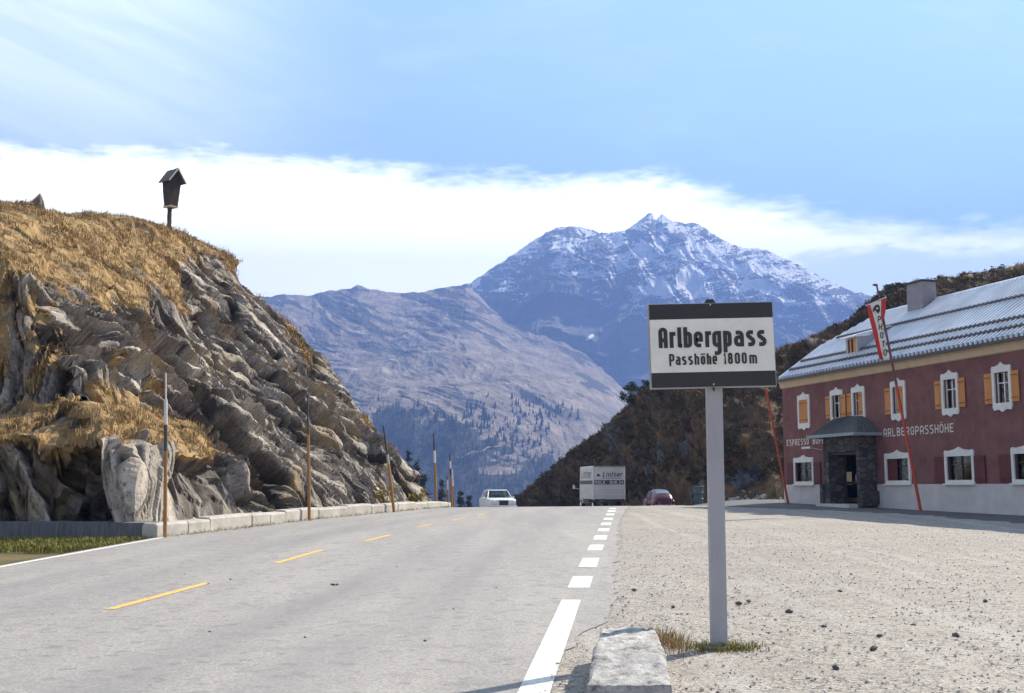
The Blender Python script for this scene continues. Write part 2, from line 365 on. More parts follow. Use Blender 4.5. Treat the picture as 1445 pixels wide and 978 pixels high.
n = NT('asphalt'); v = n.map((1, 1, 1)); vl = n.map((.9, .09, 1), (0, 0, R(6)))
c = n.ramp(n.noise(vl, 1.1, 6, .6, .3), [(.32, (.23, .215, .21)), (.62, (.34, .32, .295))])
c = n.mix(n.ramp(n.noise(n.map((.5, .16, 1), (0, 0, R(5))), .8, 4, .55, .6), [(.40, 0.0), (.62, .34)]), c, (.20, .19, .205))
c = n.mix(n.ramp(n.noise(v, 70, 4, .8), [(.40, 0.0), (.7, .55)]), c, (.36, .34, .31))
c = n.mix(.34, c, n.ramp(n.vor(v, 55, 'F1', 'Color'), [(.15, (.10, .095, .095)), (.5, (.32, .30, .28)), (.85, (.52, .49, .46))]))
c = n.mix(n.ramp(n.noise(v, 2.2, 7, .75), [(.36, .4), (.5, 0.0)]), c, (.19, .18, .18))
c = n.mix(n.ramp(n.vor(v, 9, 'F1', 'Color'), [(.80, 0.0), (.83, .35)]), c, (.12, .115, .115))
tk = n.ramp(n.attr('across'), [(.10, 0.0), (.17, 1.0), (.24, .15), (.33, 1.0), (.40, 0.0), (.57, .1), (.64, 1.0), (.71, .15), (.79, 1.0), (.88, 0.0)])
c = n.mix(n.math('MULTIPLY', n.math('MULTIPLY', tk, .6), n.ramp(n.noise(n.map((.8, .1, 1), (0, 0, R(6))), 1.3, 5, .65), [(.3, 0.0), (.65, 1.0)])), c, (.20, .19, .20))
cr = n.math('LESS_THAN', n.vor(n.mix(.12, n.map((.35, .16, 1)), n.noise(v, 1.2, 5, .6)), 1, 'DISTANCE_TO_EDGE'), .006)
c = n.mix(n.math('MULTIPLY', cr, .0), c, (.07, .065, .06))
asph = n.done(c, .78, n.noise(v, 120, 3, .8), .5, .006)
tag(link('road', grid_mesh('road', QX, QY, gz(QX, QY), True, {'across': s + 0 * QX}), asph), kind='structure')

gs = np.linspace(0, 1, 150)[None] ** 1.6; far_x = 46.0
HX = (rx[:, None] - .35) * (1 - gs) + far_x * gs; HY = np.repeat(yr[:, None], 150, 1); m_ = yr < 78
HX, HY = HX[m_], HY[m_]
HZ = gz(HX, HY) + .012 * fbm(HX * .9, HY * .9, 5) * sm(0, 1.2, HX - rx[m_][:, None]) - .006 - .02 * (1 - sm(-.3, .1, HX - rx[m_][:, None]))
HZ += .018 * sm(.1, .8, HX - rx[m_][:, None]) * sm(.1, .9, ridged(HX * .25, HY * .5, 3) * .5)
n = NT('gravel_floor'); v = n.map((1, 1, 1))
cell = n.vor(v, 38, 'F1', 'Color'); big = n.vor(v, 9, 'F1', 'Color')
c = n.ramp(n.noise(n.map((.35, .35, .35)), 1, 6, .6), [(.3, (.25, .222, .195)), (.7, (.40, .365, .325))])
c = n.mix(.55, c, n.ramp(cell, [(.1, (.1, .09, .085)), (.42, (.30, .275, .245)), (.8, (.50, .465, .42))]))
c = n.mix(n.ramp(n.vor(v, 17, 'F1', 'Color'), [(.77, 0.0), (.80, .7)]), c, (.14, .13, .12))
c = n.mix(n.ramp(n.noise(v, 3.5, 5, .7), [(.54, 0.0), (.72, .4)]), c, (.2, .18, .16))
c = n.mix(n.ramp(n.noise(n.map((.18, 1.1, 1), (0, 0, R(-8))), 1.4, 5, .65), [(.50, 0.0), (.66, .5)]), c, (.27, .24, .21))
c = n.mix(n.ramp(n.noise(n.map((1.6, .05, 1), (0, 0, R(-14))), 1.2, 4, .55), [(.55, 0.0), (.66, .45)]), c, (.43, .41, .38))
hh = n.math('ADD', n.vor(v, 38), n.math('MULTIPLY', n.noise(v, 9, 5, .7), 1.4))
tag(link('gravel_lot', grid_mesh('gravel_lot', HX, HY, HZ), n.done(c, .95, hh, .8, .014)), kind='structure')

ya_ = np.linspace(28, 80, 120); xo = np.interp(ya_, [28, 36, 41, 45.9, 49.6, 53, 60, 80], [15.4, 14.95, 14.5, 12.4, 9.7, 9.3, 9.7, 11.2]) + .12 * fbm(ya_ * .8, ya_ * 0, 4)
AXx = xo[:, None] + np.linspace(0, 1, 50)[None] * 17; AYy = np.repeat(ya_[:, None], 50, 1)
n = NT('forecourt_shade_asphalt'); v = n.map((1, 1, 1)); c = n.ramp(n.noise(n.map((.5, .5, .5)), 1.2, 7, .65), [(.3, (.085, .085, .09)), (.7, (.15, .145, .145))])  # dark asphalt cut along the inn's shadow edge; its colour deepens that shade
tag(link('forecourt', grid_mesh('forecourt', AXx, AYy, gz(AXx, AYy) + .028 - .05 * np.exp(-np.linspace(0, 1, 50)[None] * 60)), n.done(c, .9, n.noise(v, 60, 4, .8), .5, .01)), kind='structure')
def lay(name, quads, m):                            # painted marks, 4 mm over the road
    V, Fq = [], []
    for pts in quads:
        (x0, x1, y0), (x2, x3, y1) = pts; k = max(1, int((y1 - y0) / .25))
        for i in range(k):
            a, b = i / k, (i + 1) / k; b0 = len(V)
            for t, sgn in ((a, 0), (b, 0)):
                y = y0 + (y1 - y0) * t; xl = x0 + (x2 - x0) * t; xr = x1 + (x3 - x1) * t
                V += [(xl, y, float(gz(xl, y)) + .005), (xr, y, float(gz(xr, y)) + .005)]
            Fq.append((b0, b0 + 1, b0 + 3, b0 + 2))
    return tag(link(name, soup(name, V, Fq), m), kind='structure')
def worn(name, col, under, amt=.45):
    n = NT(name); v = n.map((1, 1, 1))
    c = n.mix(n.ramp(n.noise(v, 16, 7, .75), [(amt + .1, 0.0), (amt + .25, .85)]), col, under); return n.done(c, .8, n.noise(v, 90, 3), .3, .004)
white_paint = worn('road_white', (.80, .78, .72), (.3, .29, .28), .385)
yellow_paint = worn('road_yellow', (.78, .46, .10), (.27, .25, .22), .39)
dash = [((.31 - .115 - .96, .31 + .115 - .96, .2), (.73 - .115, .73 + .12, 14.47))]
for r0, r1, x in ((813.4, 829.7, 820), (787.7, 800.4, 832), (769, 776.9, 841), (755.7, 761.7, 847.5), (745.7, 750, 852), (737.7, 741.3, 855.5), (730.8, 733.6, 858.5), (725, 727.4, 861), (720.4, 722.6, 863), (716.8, 718.4, 864.5)):
    a, b, mm = gp(x - 3, r1), gp(x + 3, r0), gp(x, (r0 + r1) / 2); dx = .098 * (b.y - a.y) / 2
    dash.append(((mm.x - dx - .15, mm.x - dx + .15, a.y), (mm.x + dx - .15, mm.x + dx + .15, b.y)))
lay('edge_line', dash, white_paint)
yq = []
for a, b in (((-4.64, 13.52), (-4.33, 16.61)), ((-4.06, 20.1), (-3.82, 23.45)), ((-3.32, 26.2), (-3.01, 28.8))): yq.append(((a[0] - .06, a[0] + .06, a[1]), (b[0] - .06, b[0] + .06, b[1])))
for p0, p1 in (((588, 744.5), (612, 739.5)), ((638, 734.5), (656, 731)), ((674, 727.5), (686, 725))):
    a, b = gp(*p0), gp(*p1); yq.append(((a.x - .05, a.x + .05, a.y), (b.x - .05, b.x + .05, b.y)))
lay('centre_line', yq, yellow_paint)
lay('road_edge_line', [((-8.62, -8.52, -8), (-8.54, -8.43, 20)), ((-8.54, -8.43, 20), (-8.36, -8.26, 27.9))], white_paint)

# ------------------------------------------------------------------ rock cliff beside the road
FO = np.array([-9.3, 27.5]); FD = np.array([.206, .9785]); FN = np.array([-.9785, .206])
PU = np.array([-1, 0, .6, 1.96, 3.65, 5.4, 7.1, 8.5, 9.5, 10.2, 11.6, 13.3, 14.7, 17.2, 22, 30, 45]); PZ = np.array([-.4, .35, .9, 2.8, 4.75, 6.7, 9.0, 10.8, 11.85, 12.65, 13.5, 14.3, 14.85, 15.25, 15.9, 17, 19.])
PL = np.array([-1, 0, .3, .7, 1.6, 2.9, 3.5, 4.6, 6.3, 7.6, 8.8, 10.2, 11.6, 13.3, 14.7, 17.2, 45]); PLZ = np.array([-.5, .3, 1.3, 2.5, 3.1, 3.9, 5.0, 6.2, 7.9, 9.2, 10.6, 12.2, 13.3, 14.2, 14.8, 15.25, 19.])
u1 = np.concatenate([np.linspace(-.8, 12, 330), np.linspace(12.1, 20, 60), np.linspace(20.6, 44, 26)])
v1 = np.concatenate([np.linspace(-3.6, 5, 260), np.linspace(5.06, 36, 480), np.linspace(36.5, 60, 40)])
U, V = np.meshgrid(u1, v1); CX = FO[0] + FD[0] * V + FN[0] * U; CY = FO[1] + FD[1] * V + FN[1] * U
wl = 1 - sm(5, 11, V + 1.0 * perlin(U * .4, V * .3))
P = np.interp(U, PU, PZ) * (1 - wl) + np.interp(U, PL, PLZ) * wl
front = np.interp(CY + .25 * fbm(CX * .6, CY * .1, 3), [28, 28.3, 29.0, 31.3, 33.4, 60], [-.5, .2, 2.75, 3.9, 8.2, 50]) + .3 * fbm(CX * .5, CY * .3, 3)
cap = 2.4 + .2215 * CY + .5 * fbm(CX * .25, CY * .25, 3); P = .5 * (P + cap - np.sqrt((P - cap) ** 2 + .25))
cut = np.minimum(P, front)
endz = P - np.clip(CY - 56.8 - .8 * fbm(U * .35, U * 0, 3), 0, 99) * 1.25
base = gz(CX, CY) - 1.2
H0 = np.maximum(np.minimum(cut, endz), base)
dU = np.gradient(H0, axis=1) / np.gradient(U, axis=1); dV = np.gradient(H0, axis=0) / np.gradient(V, axis=0)
sl = np.sqrt(dU ** 2 + dV ** 2)
nx = -(dU * FN[0] + dV * FD[0]); ny = -(dU * FN[1] + dV * FD[1]); nl = np.sqrt(nx ** 2 + ny ** 2 + 1)
rockm = sm(.62, .95, sl + .35 * fbm(U * .35, V * .3, 4)) * (1 - sm(9.2, 10.9, U + .9 * fbm(U * .4, V * .35, 4)) * .96)
ledge2 = sm(2.6, 2.9, H0) * (1 - sm(3.5, 4.3, H0)) * sm(32.4, 31.2, CY)
ledge = wl * sm(2.3, 2.9, H0) * sm(.9, 1.5, U) * (1 - sm(2.9, 3.7, U)); ledge = np.maximum(ledge, ledge2); rockm = rockm * (1 - .8 * ledge)
ub = np.interp(V, [-2, 9, 15, 20, 26, 30], [6.0, 6.2, 6.7, 9.0, 11.3, 12]); upper = sm(-.5, .7, U - ub + .9 * fbm(V * .4, U * .4, 4)); rockm *= 1 - .93 * upper
S_ = np.hypot(U, H0 * .9)                            # arc length up the face
qa = R(37)                                          # beds dip steeply away to the far right
q = 2.1 * (-.81 * (CX + 9) + .428 * (CY - 30) - .40 * H0) + .5 * fbm(V * .3, S_ * .3, 3); pp = 1.15 * (-.545 * (CX + 9) - .292 * (CY - 30) + .788 * H0)   # beds are planes in space
f1, e1 = facets(q * .42, pp * .10, 1.6, 3); f2, e2 = facets(q * 1.25 + 40, pp * .19, 1.6, 11); f3, e3 = facets(q * 3.4 + 9, pp * .42 + 3, 1.6, 29)
rid = ridged(q * 1.5, pp * .22, 4, .55)
saw = lambda z: 1 - (z - np.floor(z))
wq = .55 * fbm(pp * .18, q * .25, 4) + .12 * fbm(pp * .9, q * .9, 3); am = .5 + .8 * sm(-.3, .4, fbm(V * .22 + 4, S_ * .22, 3))
aV = 1.1 - .58 * sm(7, 17, V)
D = aV * (1.15 * f1 + .6 * f2) + .22 * f3 + am * aV * (.62 * saw(q * .47 + wq + .5 * f1) + .34 * saw(q * 1.25 + 1.6 * wq + .6 * f2) + .05 * saw(q * 3.1 + 2.5 * wq)) - .5 + .05 * rid - aV * (.65 * np.exp(-e1 / .06) + .3 * np.exp(-e2 / .05)) - .08 * np.exp(-e3 / .06) + .3 * fbm(V * .16 + 5, S_ * .16, 2) + .05 * fbm(q * 6, pp * 2, 4)
soft = .16 * fbm(U * .7, V * .7, 5) + .13 * (H0 * 1.35 + .8 * fbm(U * .4, V * .4, 4) - np.floor(H0 * 1.35 + .8 * fbm(U * .4, V * .4, 4))) * sm(-.2, .4, fbm(U * .25 + 9, V * .25, 3)) + .10 * ridged(CX * .5, CY * .9 + U, 4) * sm(8, 12, U)
rockm = np.maximum(rockm, sm(.30, .5, fbm(U * .33 + 20, V * .42 + 3, 4)) * sm(9, 11, U) * .9)
D = D * rockm * sm(-.4, 1.2, U) * (1 - .55 * sm(25, 31, V)) + soft * (1 - rockm)
foot = sm(-.2, .9, U + .15)
D *= foot * (1 - .72 * sm(9.5, 12, U))
D = np.minimum(D, .12 + .55 * np.maximum(np.minimum(U, (CY - 28.2) * 1.2), 0))
CXd = CX + nx / nl * D; CYd = CY + ny / nl * D; CZd = H0 + D / nl
grassm = np.clip(1 - rockm + .25 * (f2 + .1) + .3 * fbm(U * 1.5, V * 1.5, 4) - .12, 0, 1) * sm(.2, .8, U)
rust = .62 * sm(.0, .35, fbm(U * .7 + 11, V * .5, 5)) * sm(20, 8, V) * sm(3.6, 4.6, H0); grassm = np.maximum(grassm, rust)
lip = sm(17, 22, V) * sm(.1, .5, fbm(V * .7, U * .7, 3)) * np.exp(-((CY - 56.0) / 1.6) ** 2) * sm(2.5, 4, H0) * .9
grassm = np.maximum(grassm, lip)
tone = np.clip(.55 + .5 * f1 + .6 * f2 + .3 * f3 + .12 * rid, 0, 1)
n = NT('cliff_rock'); v = n.map((1, 1, 1)); cq = n.t.nodes.new('ShaderNodeCombineXYZ'); n.t.links.new(n.math('MULTIPLY', n.attr('q'), 1.0), cq.inputs[0]); n.t.links.new(n.math('MULTIPLY', n.attr('p'), .16), cq.inputs[1]); vs_ = cq.outputs[0]
str_ = n.noise(vs_, 2.3, 9, .66, .15)
c = n.ramp(str_, [(.32, (.022, .019, .018)), (.44, (.12, .10, .085)), (.55, (.38, .33, .28)), (.68, (.78, .71, .61))])
c = n.mix(.36, c, n.ramp(n.attr('tone'), [(.22, (.03, .025, .022)), (.5, (.24, .20, .165)), (.80, (.72, .64, .53))]))
c = n.mix(n.ramp(n.noise(v, 9, 6, .75), [(.36, .75), (.48, 0.0)]), c, (.04, .036, .035))
c = n.mix(n.math('MULTIPLY', n.attr('crack'), .9), c, (.022, .019, .017))
c = n.mix(n.ramp(n.noise(n.map((.7, .7, .25)), 1.1, 6, .7), [(.54, 0.0), (.64, .62)]), c, (.065, .055, .048))
c = n.mix(n.ramp(n.noise(n.map((.55, .3, .3)), 1, 5, .6), [(.54, 0.0), (.68, .7)]), c, (.36, .26, .13))
c = n.mix(n.ramp(n.noise(v, 3.1, 6, .7), [(.60, 0.0), (.72, .55)]), c, (.05, .048, .05))
gcol = n.ramp(n.noise(v, 2.2, 7, .7), [(.28, (.11, .065, .03)), (.48, (.32, .2, .085)), (.68, (.5, .36, .17))])
gcol = n.mix(n.ramp(n.noise(n.map((.5, .5, 1.6)), 1.6, 6, .7), [(.52, 0.0), (.62, .85)]), gcol, (.06, .036, .02))
gcol = n.mix(n.ramp(n.noise(n.map((.6, .6, .6)), 1.3, 6, .7), [(.52, 0.0), (.68, .6)]), gcol, (.17, .15, .05))
gcol = n.mix(n.ramp(n.noise(n.map((1.1, 1.1, 1.1)), 1.7, 6, .75), [(.57, 0.0), (.66, .75)]), gcol, (.13, .095, .07))
gm = n.ramp(n.math('ADD', n.attr('grass'), n.math('MULTIPLY', n.math('SUBTRACT', n.noise(v, 5, 6, .7), .5), .55)), [(.42, 0.0), (.6, 1.0)])
c = n.mix(gm, c, gcol)
ht = n.math('ADD', n.noise(vs_, 6, 8, .72, .4), n.math('MULTIPLY', n.noise(v, 14, 5, .7), .5))
tag(link('rock_cliff', grid_mesh('rock_cliff', CXd, CYd, CZd, False, {'tone': tone, 'grass': grassm, 'q': q, 'p': pp, 'crack': np.clip(np.exp(-e1 / .045) + .75 * np.exp(-e2 / .05) + .45 * np.exp(-e3 / .06), 0, 1)}), n.done(c, .92, ht, .75, .10)), kind='structure')

def blades(name, pos, hmin, hmax, wid, per, m, seed=1, lean=.5):
    rg = np.random.RandomState(seed); k = len(pos); p = np.repeat(pos, per, 0) + np.concatenate([rg.normal(0, .09, (k * per, 2)), np.zeros((k * per, 1))], 1)
    hgt = rg.uniform(hmin, hmax, k * per); an = rg.rand(k * per) * 6.283; ln = rg.normal(0, lean, (k * per, 2)) * hgt[:, None]
    w = wid * rg.uniform(.6, 1.3, k * per); d = np.stack([np.cos(an) * w, np.sin(an) * w, 0 * w], 1)
    mid = p + np.concatenate([ln * .35, hgt[:, None] * .62], 1); tip = p + np.concatenate([ln, hgt[:, None]], 1)
    p = p - [0, 0, .05]
    Vv = np.stack([p - d, p + d, mid + d * .7, tip, mid - d * .7], 1).reshape(-1, 3); i = np.arange(k * per)[:, None] * 5
    Ft = np.concatenate([i + [0, 1, 2], i + [0, 2, 4], i + [4, 2, 3]], 0)
    return tag(link(name, soup(name, Vv, Ft), m), kind='stuff')
n = NT('dry_grass'); c = n.ramp(n.noise(n.map((1, 1, 1)), 2.6, 5, .7), [(.28, (.11, .10, .035)), (.42, (.26, .17, .07)), (.56, (.40, .265, .115)), (.72, (.60, .46, .24))]); dry = n.done(c, .8)
rg = np.random.RandomState(3)
w = (grassm.clip(0, 1) ** 2 * (.15 + sm(-.3, .3, fbm(U * .8, V * .8, 4))) * (U > .8) * (U < 21) * (CY < 60) * (V < 34)).ravel(); area = (np.gradient(U, axis=1) * np.gradient(V, axis=0)).ravel() * np.sqrt(1 + sl.ravel() ** 2); w = w * area
pk = rg.choice(w.size, 24000, p=w / w.sum()); pos = np.stack([CXd.ravel()[pk], CYd.ravel()[pk], CZd.ravel()[pk]], 1) + np.concatenate([rg.normal(0, .06, (24000, 2)), np.zeros((24000, 1))], 1)
blades('dry_grass', pos, .04, .15, .014, 4, dry, 5)
w2 = (lip * area.reshape(lip.shape) * (U > 2)).ravel(); pk = rg.choice(w2.size, 1100, p=w2 / w2.sum())
blades('tall_dry_grass', np.stack([CXd.ravel()[pk], CYd.ravel()[pk], CZd.ravel()[pk]], 1), .16, .42, .016, 7, dry, 6, .5)

# ------------------------------------------------------------------ shaded hill on the other side
hf = [(690, 178), (735, 160), (800, 135), (880, 116), (950, 96), (1020, 84), (1090, 80), (1180, 82), (1300, 84), (1445, 88), (1640, 94)]
hr = [(700, 722, 185), (728, 704, 168), (762, 677, 150), (800, 641, 142), (832, 618, 136), (862, 596, 132), (884, 573, 128), (905, 549, 122), (935, 546, 114), (1000, 541, 106), (1050, 518, 107), (1093, 496, 108), (1130, 487, 109), (1160, 472, 110), (1200, 452, 110), (1218, 442, 110), (1233, 420, 110), (1259, 406, 111), (1294, 398, 112), (1370, 384, 114), (1445, 372, 116), (1640, 352, 120)]
pc = np.linspace(692, 1630, 620)
fd = np.interp(pc, *zip(*hf)); rr = np.interp(pc, [h[0] for h in hr], [h[1] for h in hr]); rd = np.interp(pc, [h[0] for h in hr], [h[2] for h in hr])
tt = np.concatenate([np.linspace(-.05, 1, 330), np.linspace(1.01, 1.9, 40)])
fx = fd * (pc - 722.5) / FPX; fz = gz(fx, fd) - .6
rp = np.array([at(a, b, c_) for a, b, c_ in zip(pc, rr, rd)])
T, _ = np.meshgrid(tt, pc); ta = np.minimum(T, 1); tb = np.maximum(T - 1, 0)
back = np.stack([0.35 + 0 * pc, 1 + 0 * pc], 1)
EX = fx[:, None] * (1 - ta) + rp[:, :1] * ta + 14 * tb; EY = fd[:, None] * (1 - ta) + rp[:, 1:2] * ta + 40 * tb
EZ = fz[:, None] + (rp[:, 2:3] - fz[:, None]) * (np.sign(ta) * np.abs(ta) ** (.86 - .26 * sm(905, 980, pc[:, None]))) - 26 * tb ** 1.4
SW = np.cumsum(np.hypot(np.gradient(rp[:, 0]), np.gradient(rp[:, 1])))[:, None] + 0 * T; SU = T * 26
ev = sm(0, .12, T) * (1 - .8 * sm(.9, 1.0, T) * (1 - sm(1, 1.2, T)))
dh = 1.3 * fbm(SW / 9, SU / 7, 4) + .75 * ridged(SW / 5 + SU / 9, SU / 6, 4) - .5
rk = sm(.6, .85, fbm(SW / 5.5 + 7, SU / 5, 4) + .25 * ridged(SW / 3, SU / 2.4, 3)) * (1 - sm(.75, .95, T))
ff, _e = facets(SW * .5, SU * .4, 1.3, 17)
EZ2 = EZ + ev * dh * .55 + rk * (ff * 1.1); EX2 = EX - ev * dh * .6 - rk * ff * .8; EY2 = EY - ev * dh * .4
fine = .22 * fbm(SW * .8, SU * .8, 4); EZ2 = EZ2 + fine * sm(0, .1, T)
n = NT('heath'); v = n.map((1, 1, 1))
c = n.ramp(n.noise(n.map((.3, .3, .3)), 1.3, 8, .68), [(.30, (.035, .034, .018)), (.46, (.095, .062, .034)), (.6, (.17, .10, .05)), (.74, (.26, .19, .085))])
c = n.mix(n.ramp(n.noise(v, 1.4, 6, .7), [(.5, 0.0), (.66, .8)]), c, (.03, .036, .016))
c = n.mix(n.attr('top'), c, n.ramp(n.noise(v, .8, 6, .7), [(.35, (.10, .08, .035)), (.6, (.36, .26, .11))]))
rc = n.ramp(n.noise(n.map((1, .6, .5), (R(20), R(15), 0)), 1.6, 7, .7), [(.35, (.04, .04, .042)), (.7, (.20, .195, .19))])
c = n.mix(n.ramp(n.attr('rock'), [(.35, 0.0), (.6, 1.0)]), c, rc)
top_ = sm(.93, .99, T) * sm(1080, 1100, pc[:, None] + 0 * T) + .6 * sm(.96, 1.0, T)
tag(link('hillside', grid_mesh('hillside', EX2, EY2, EZ2, True, {'rock': rk, 'top': np.clip(top_, 0, 1)}), n.done(c, .95, n.noise(v, 3.2, 8, .75), .9, .25)), kind='structure')

def leaf_clumps(centres, rad, per, size, seed, flat=.7):   # many small leaf faces
    rg = np.random.RandomState(seed); k = len(centres) * per
    d = rg.normal(size=(k, 3)); d /= np.linalg.norm(d, axis=1)[:, None]; r = rg.rand(k) ** .45
    rads = np.repeat(np.asarray(rad) * np.ones(len(centres)), per)
    p = np.repeat(centres, per, 0) + d * (r * rads)[:, None] * [1, 1, flat]
    a = rg.normal(size=(k, 3)); a /= np.linalg.norm(a, axis=1)[:, None]; b = np.cross(a, rg.normal(size=(k, 3))); b /= np.linalg.norm(b, axis=1)[:, None]
    s = size * rg.uniform(.5, 1.3, k)[:, None]
    Vv = np.stack([p - a * s, p + b * s * .5, p + a * s, p - b * s * .5], 1).reshape(-1, 3); return Vv, np.arange(k * 4).reshape(-1, 4)
rg = np.random.RandomState(12)
wt = (sm(.04, .1, T) * (T < 1.02) * (1 - .8 * rk) * sm(-.25, .35, fbm(SW / 7 + 3, SU / 6, 3))).ravel(); wt /= wt.sum()
pk = rg.choice(wt.size, 5200, p=wt); cen = np.stack([EX2.ravel()[pk], EY2.ravel()[pk], EZ2.ravel()[pk] + .1], 1)
n = NT('heather_leaf'); c = n.ramp(n.noise(n.map((.25, .25, .25)), 1.6, 5, .7), [(.32, (.03, .036, .014)), (.5, (.075, .06, .026)), (.68, (.16, .085, .04))]); heath_m = n.done(c, .9)
Vv, Fv = leaf_clumps(cen, rg.uniform(.15, .55, 5200), 17, .13, 4, .6)
tag(link('undergrowth', soup('undergrowth', Vv, Fv), heath_m), kind='stuff')
wg = (sm(.03, .1, T) * (T < 1.03) * (1 - .6 * rk)).ravel(); wg /= wg.sum(); pk = rg.choice(wg.size, 12000, p=wg)
n = NT('brown_grass'); c = n.ramp(n.noise(n.map((.3, .3, .3)), 1.6, 5, .7), [(.34, (.05, .04, .02)), (.52, (.15, .095, .045)), (.7, (.26, .19, .09))])
blades('hillside_grass', np.stack([EX2.ravel()[pk], EY2.ravel()[pk], EZ2.ravel()[pk]], 1), .15, .45, .03, 4, n.done(c, .9), 52, .6)
leaf_m = mat('shrub_leaf', (.07, .085, .03), .8, (.03, .04, .016), 2.5)
bark_m = mat('bark', (.13, .10, .075), .95, (.06, .045, .035), 8, .5, 20)
def shrub(px, row, d, h, wdt, seed, label):
    o = empty('shrub', at(px, row, d) - Vector((0, 0, .4)), 0, label, 'shrub', 'shrubs along the shaded hilltop'); rr_ = random.Random(seed); mb = MB(); cs_ = []
    for i in range(9):
        a = rr_.random() * 6.28; t = Vector((math.cos(a) * wdt * rr_.uniform(.3, 1), math.sin(a) * .6 * rr_.uniform(.2, 1), h * rr_.uniform(.45, 1)))
        mb.tube((0, 0, -.2), t * .6, .05, .03, 5); mb.tube(t * .6, t, .03, .012, 5); cs_ += [tuple(t * .75), tuple(t)]
    mb.build('stem', bark_m, o); Vv, Fv = leaf_clumps(np.array(cs_), .42, 60, .13, seed); link('foliage', soup('foliage', Vv, Fv), leaf_m, o)
shrub(889, 567, 125, 1.5, 1.3, 1, 'leafy shrub leaning out over the hill edge left of the sign board')
shrub(903, 551, 122, 1.2, 1.5, 2, 'dense green shrub on the hilltop at the lower left corner of the sign board')
shrub(928, 547, 115, 1.0, 1.7, 3, 'low shrub just under the bottom edge of the sign board')
shrub(1258, 407, 110.5, .7, .8, 4, 'small shrub on the skyline right of the banner pole top')
shrub(1272, 404, 111, .5, .7, 5, 'tiny shrub on the skyline between banner pole and chimney')
# loose pale stones at the foot of the hill
rg = np.random.RandomState(21); px_ = rg.uniform(1024, 1100, 90); dd = np.interp(px_, *zip(*hf)) - rg.uniform(-2.5, 1.0, 90)

# ------------------------------------------------------------------ far mountains
def range_mesh(pxs, ridge, foot, expo, nrow, back_drop, disp, dk_=1.0, sig=28.0):
    rx_ = [p[0] for p in ridge]; fx_ = [p[0] for p in foot]
    rr = np.interp(pxs, rx_, [p[1] for p in ridge]); rd = np.interp(pxs, rx_, [p[2] for p in ridge]) * dk_
    fr = np.interp(pxs, fx_, [p[1] for p in foot]); fd = np.interp(pxs, fx_, [p[2] for p in foot]) * dk_
    pu = np.arange(pxs[0], pxs[-1] + 1, 2.0); kk = np.exp(-.5 * (np.arange(-60, 61) * 2 / sig) ** 2); kk /= kk.sum()
    ru = np.interp(pu, rx_, [p[1] for p in ridge]); rs = np.interp(pxs, pu, np.convolve(np.pad(ru, 60, 'edge'), kk, 'valid'))
    du = np.interp(pu, rx_, [p[2] for p in ridge]) * dk_; rd = np.interp(pxs, pu, np.convolve(np.pad(du, 60, 'edge'), kk, 'valid'))
    A0 = np.array([at(a, b, c) for a, b, c in zip(pxs, rs, rd)])
    A = np.array([at(a, b, c) for a, b, c in zip(pxs, rr, rd)]); B = np.array([at(a, b, c) for a, b, c in zip(pxs, fr, fd)])
    t = np.concatenate([np.linspace(0, 1, nrow), np.linspace(1.01, 1.6, 16)]); T = np.repeat(t[None], len(pxs), 0); ta = np.minimum(T, 1); tb = np.maximum(T - 1, 0)
    X = B[:, :1] * (1 - ta) + A[:, :1] * ta; Y = B[:, 1:2] * (1 - ta) + A[:, 1:2] * ta + tb * 1100
    Z = B[:, 2:3] + (A0[:, 2:3] - B[:, 2:3]) * ta ** expo + (A - A0)[:, 2:3] * ta ** 7 - tb * back_drop
    X = X + tb * X / Y * 1100
    return disp(X, Y, Z, T)
def topx(X, Y, Z):                                  # direction of a terrain point in photo units, used to say where the glaciers lie
    dz = Z - EYE; dpt = Y * math.cos(F_TH) + dz * math.sin(F_TH); vv = -Y * math.sin(F_TH) + dz * math.cos(F_TH)
    return 722.5 + FPX * X / dpt, 489 - FPX * vv / dpt
PEAK = [(-260, 520, 7200), (100, 470, 7200), (560, 425, 7000), (640, 410, 6900), (662, 400, 6800), (680, 390, 6800), (700, 376, 6800), (725, 361, 6800), (748, 344, 6850), (768, 332, 6900), (785, 324, 6900), (808, 321, 6900), (832, 325, 6950), (846, 330, 7000), (856, 331, 7000), (884, 328, 7100), (896, 318, 7100), (906, 310, 7100), (917, 302, 7100), (921, 305, 7100), (926, 313, 7100), (930, 307, 7100), (934, 304, 7100), (943, 309, 7150), (951, 315, 7150), (965, 318, 7150), (976, 314, 7150), (988, 320, 7150), (1003, 330, 7150), (1015, 337, 7100), (1035, 348, 7100), (1050, 352, 7100), (1080, 354, 7000), (1100, 363, 6900), (1125, 374, 6800), (1150, 388, 6700), (1167, 396, 6650), (1190, 407, 6600), (1206, 414, 6600), (1222, 416, 6600), (1300, 440, 6600), (1400, 470, 6500), (1720, 540, 6500)]
PFOOT = [(-260, 640, 4600), (560, 620, 4700), (900, 640, 4900), (1200, 640, 4700), (1720, 640, 4600)]
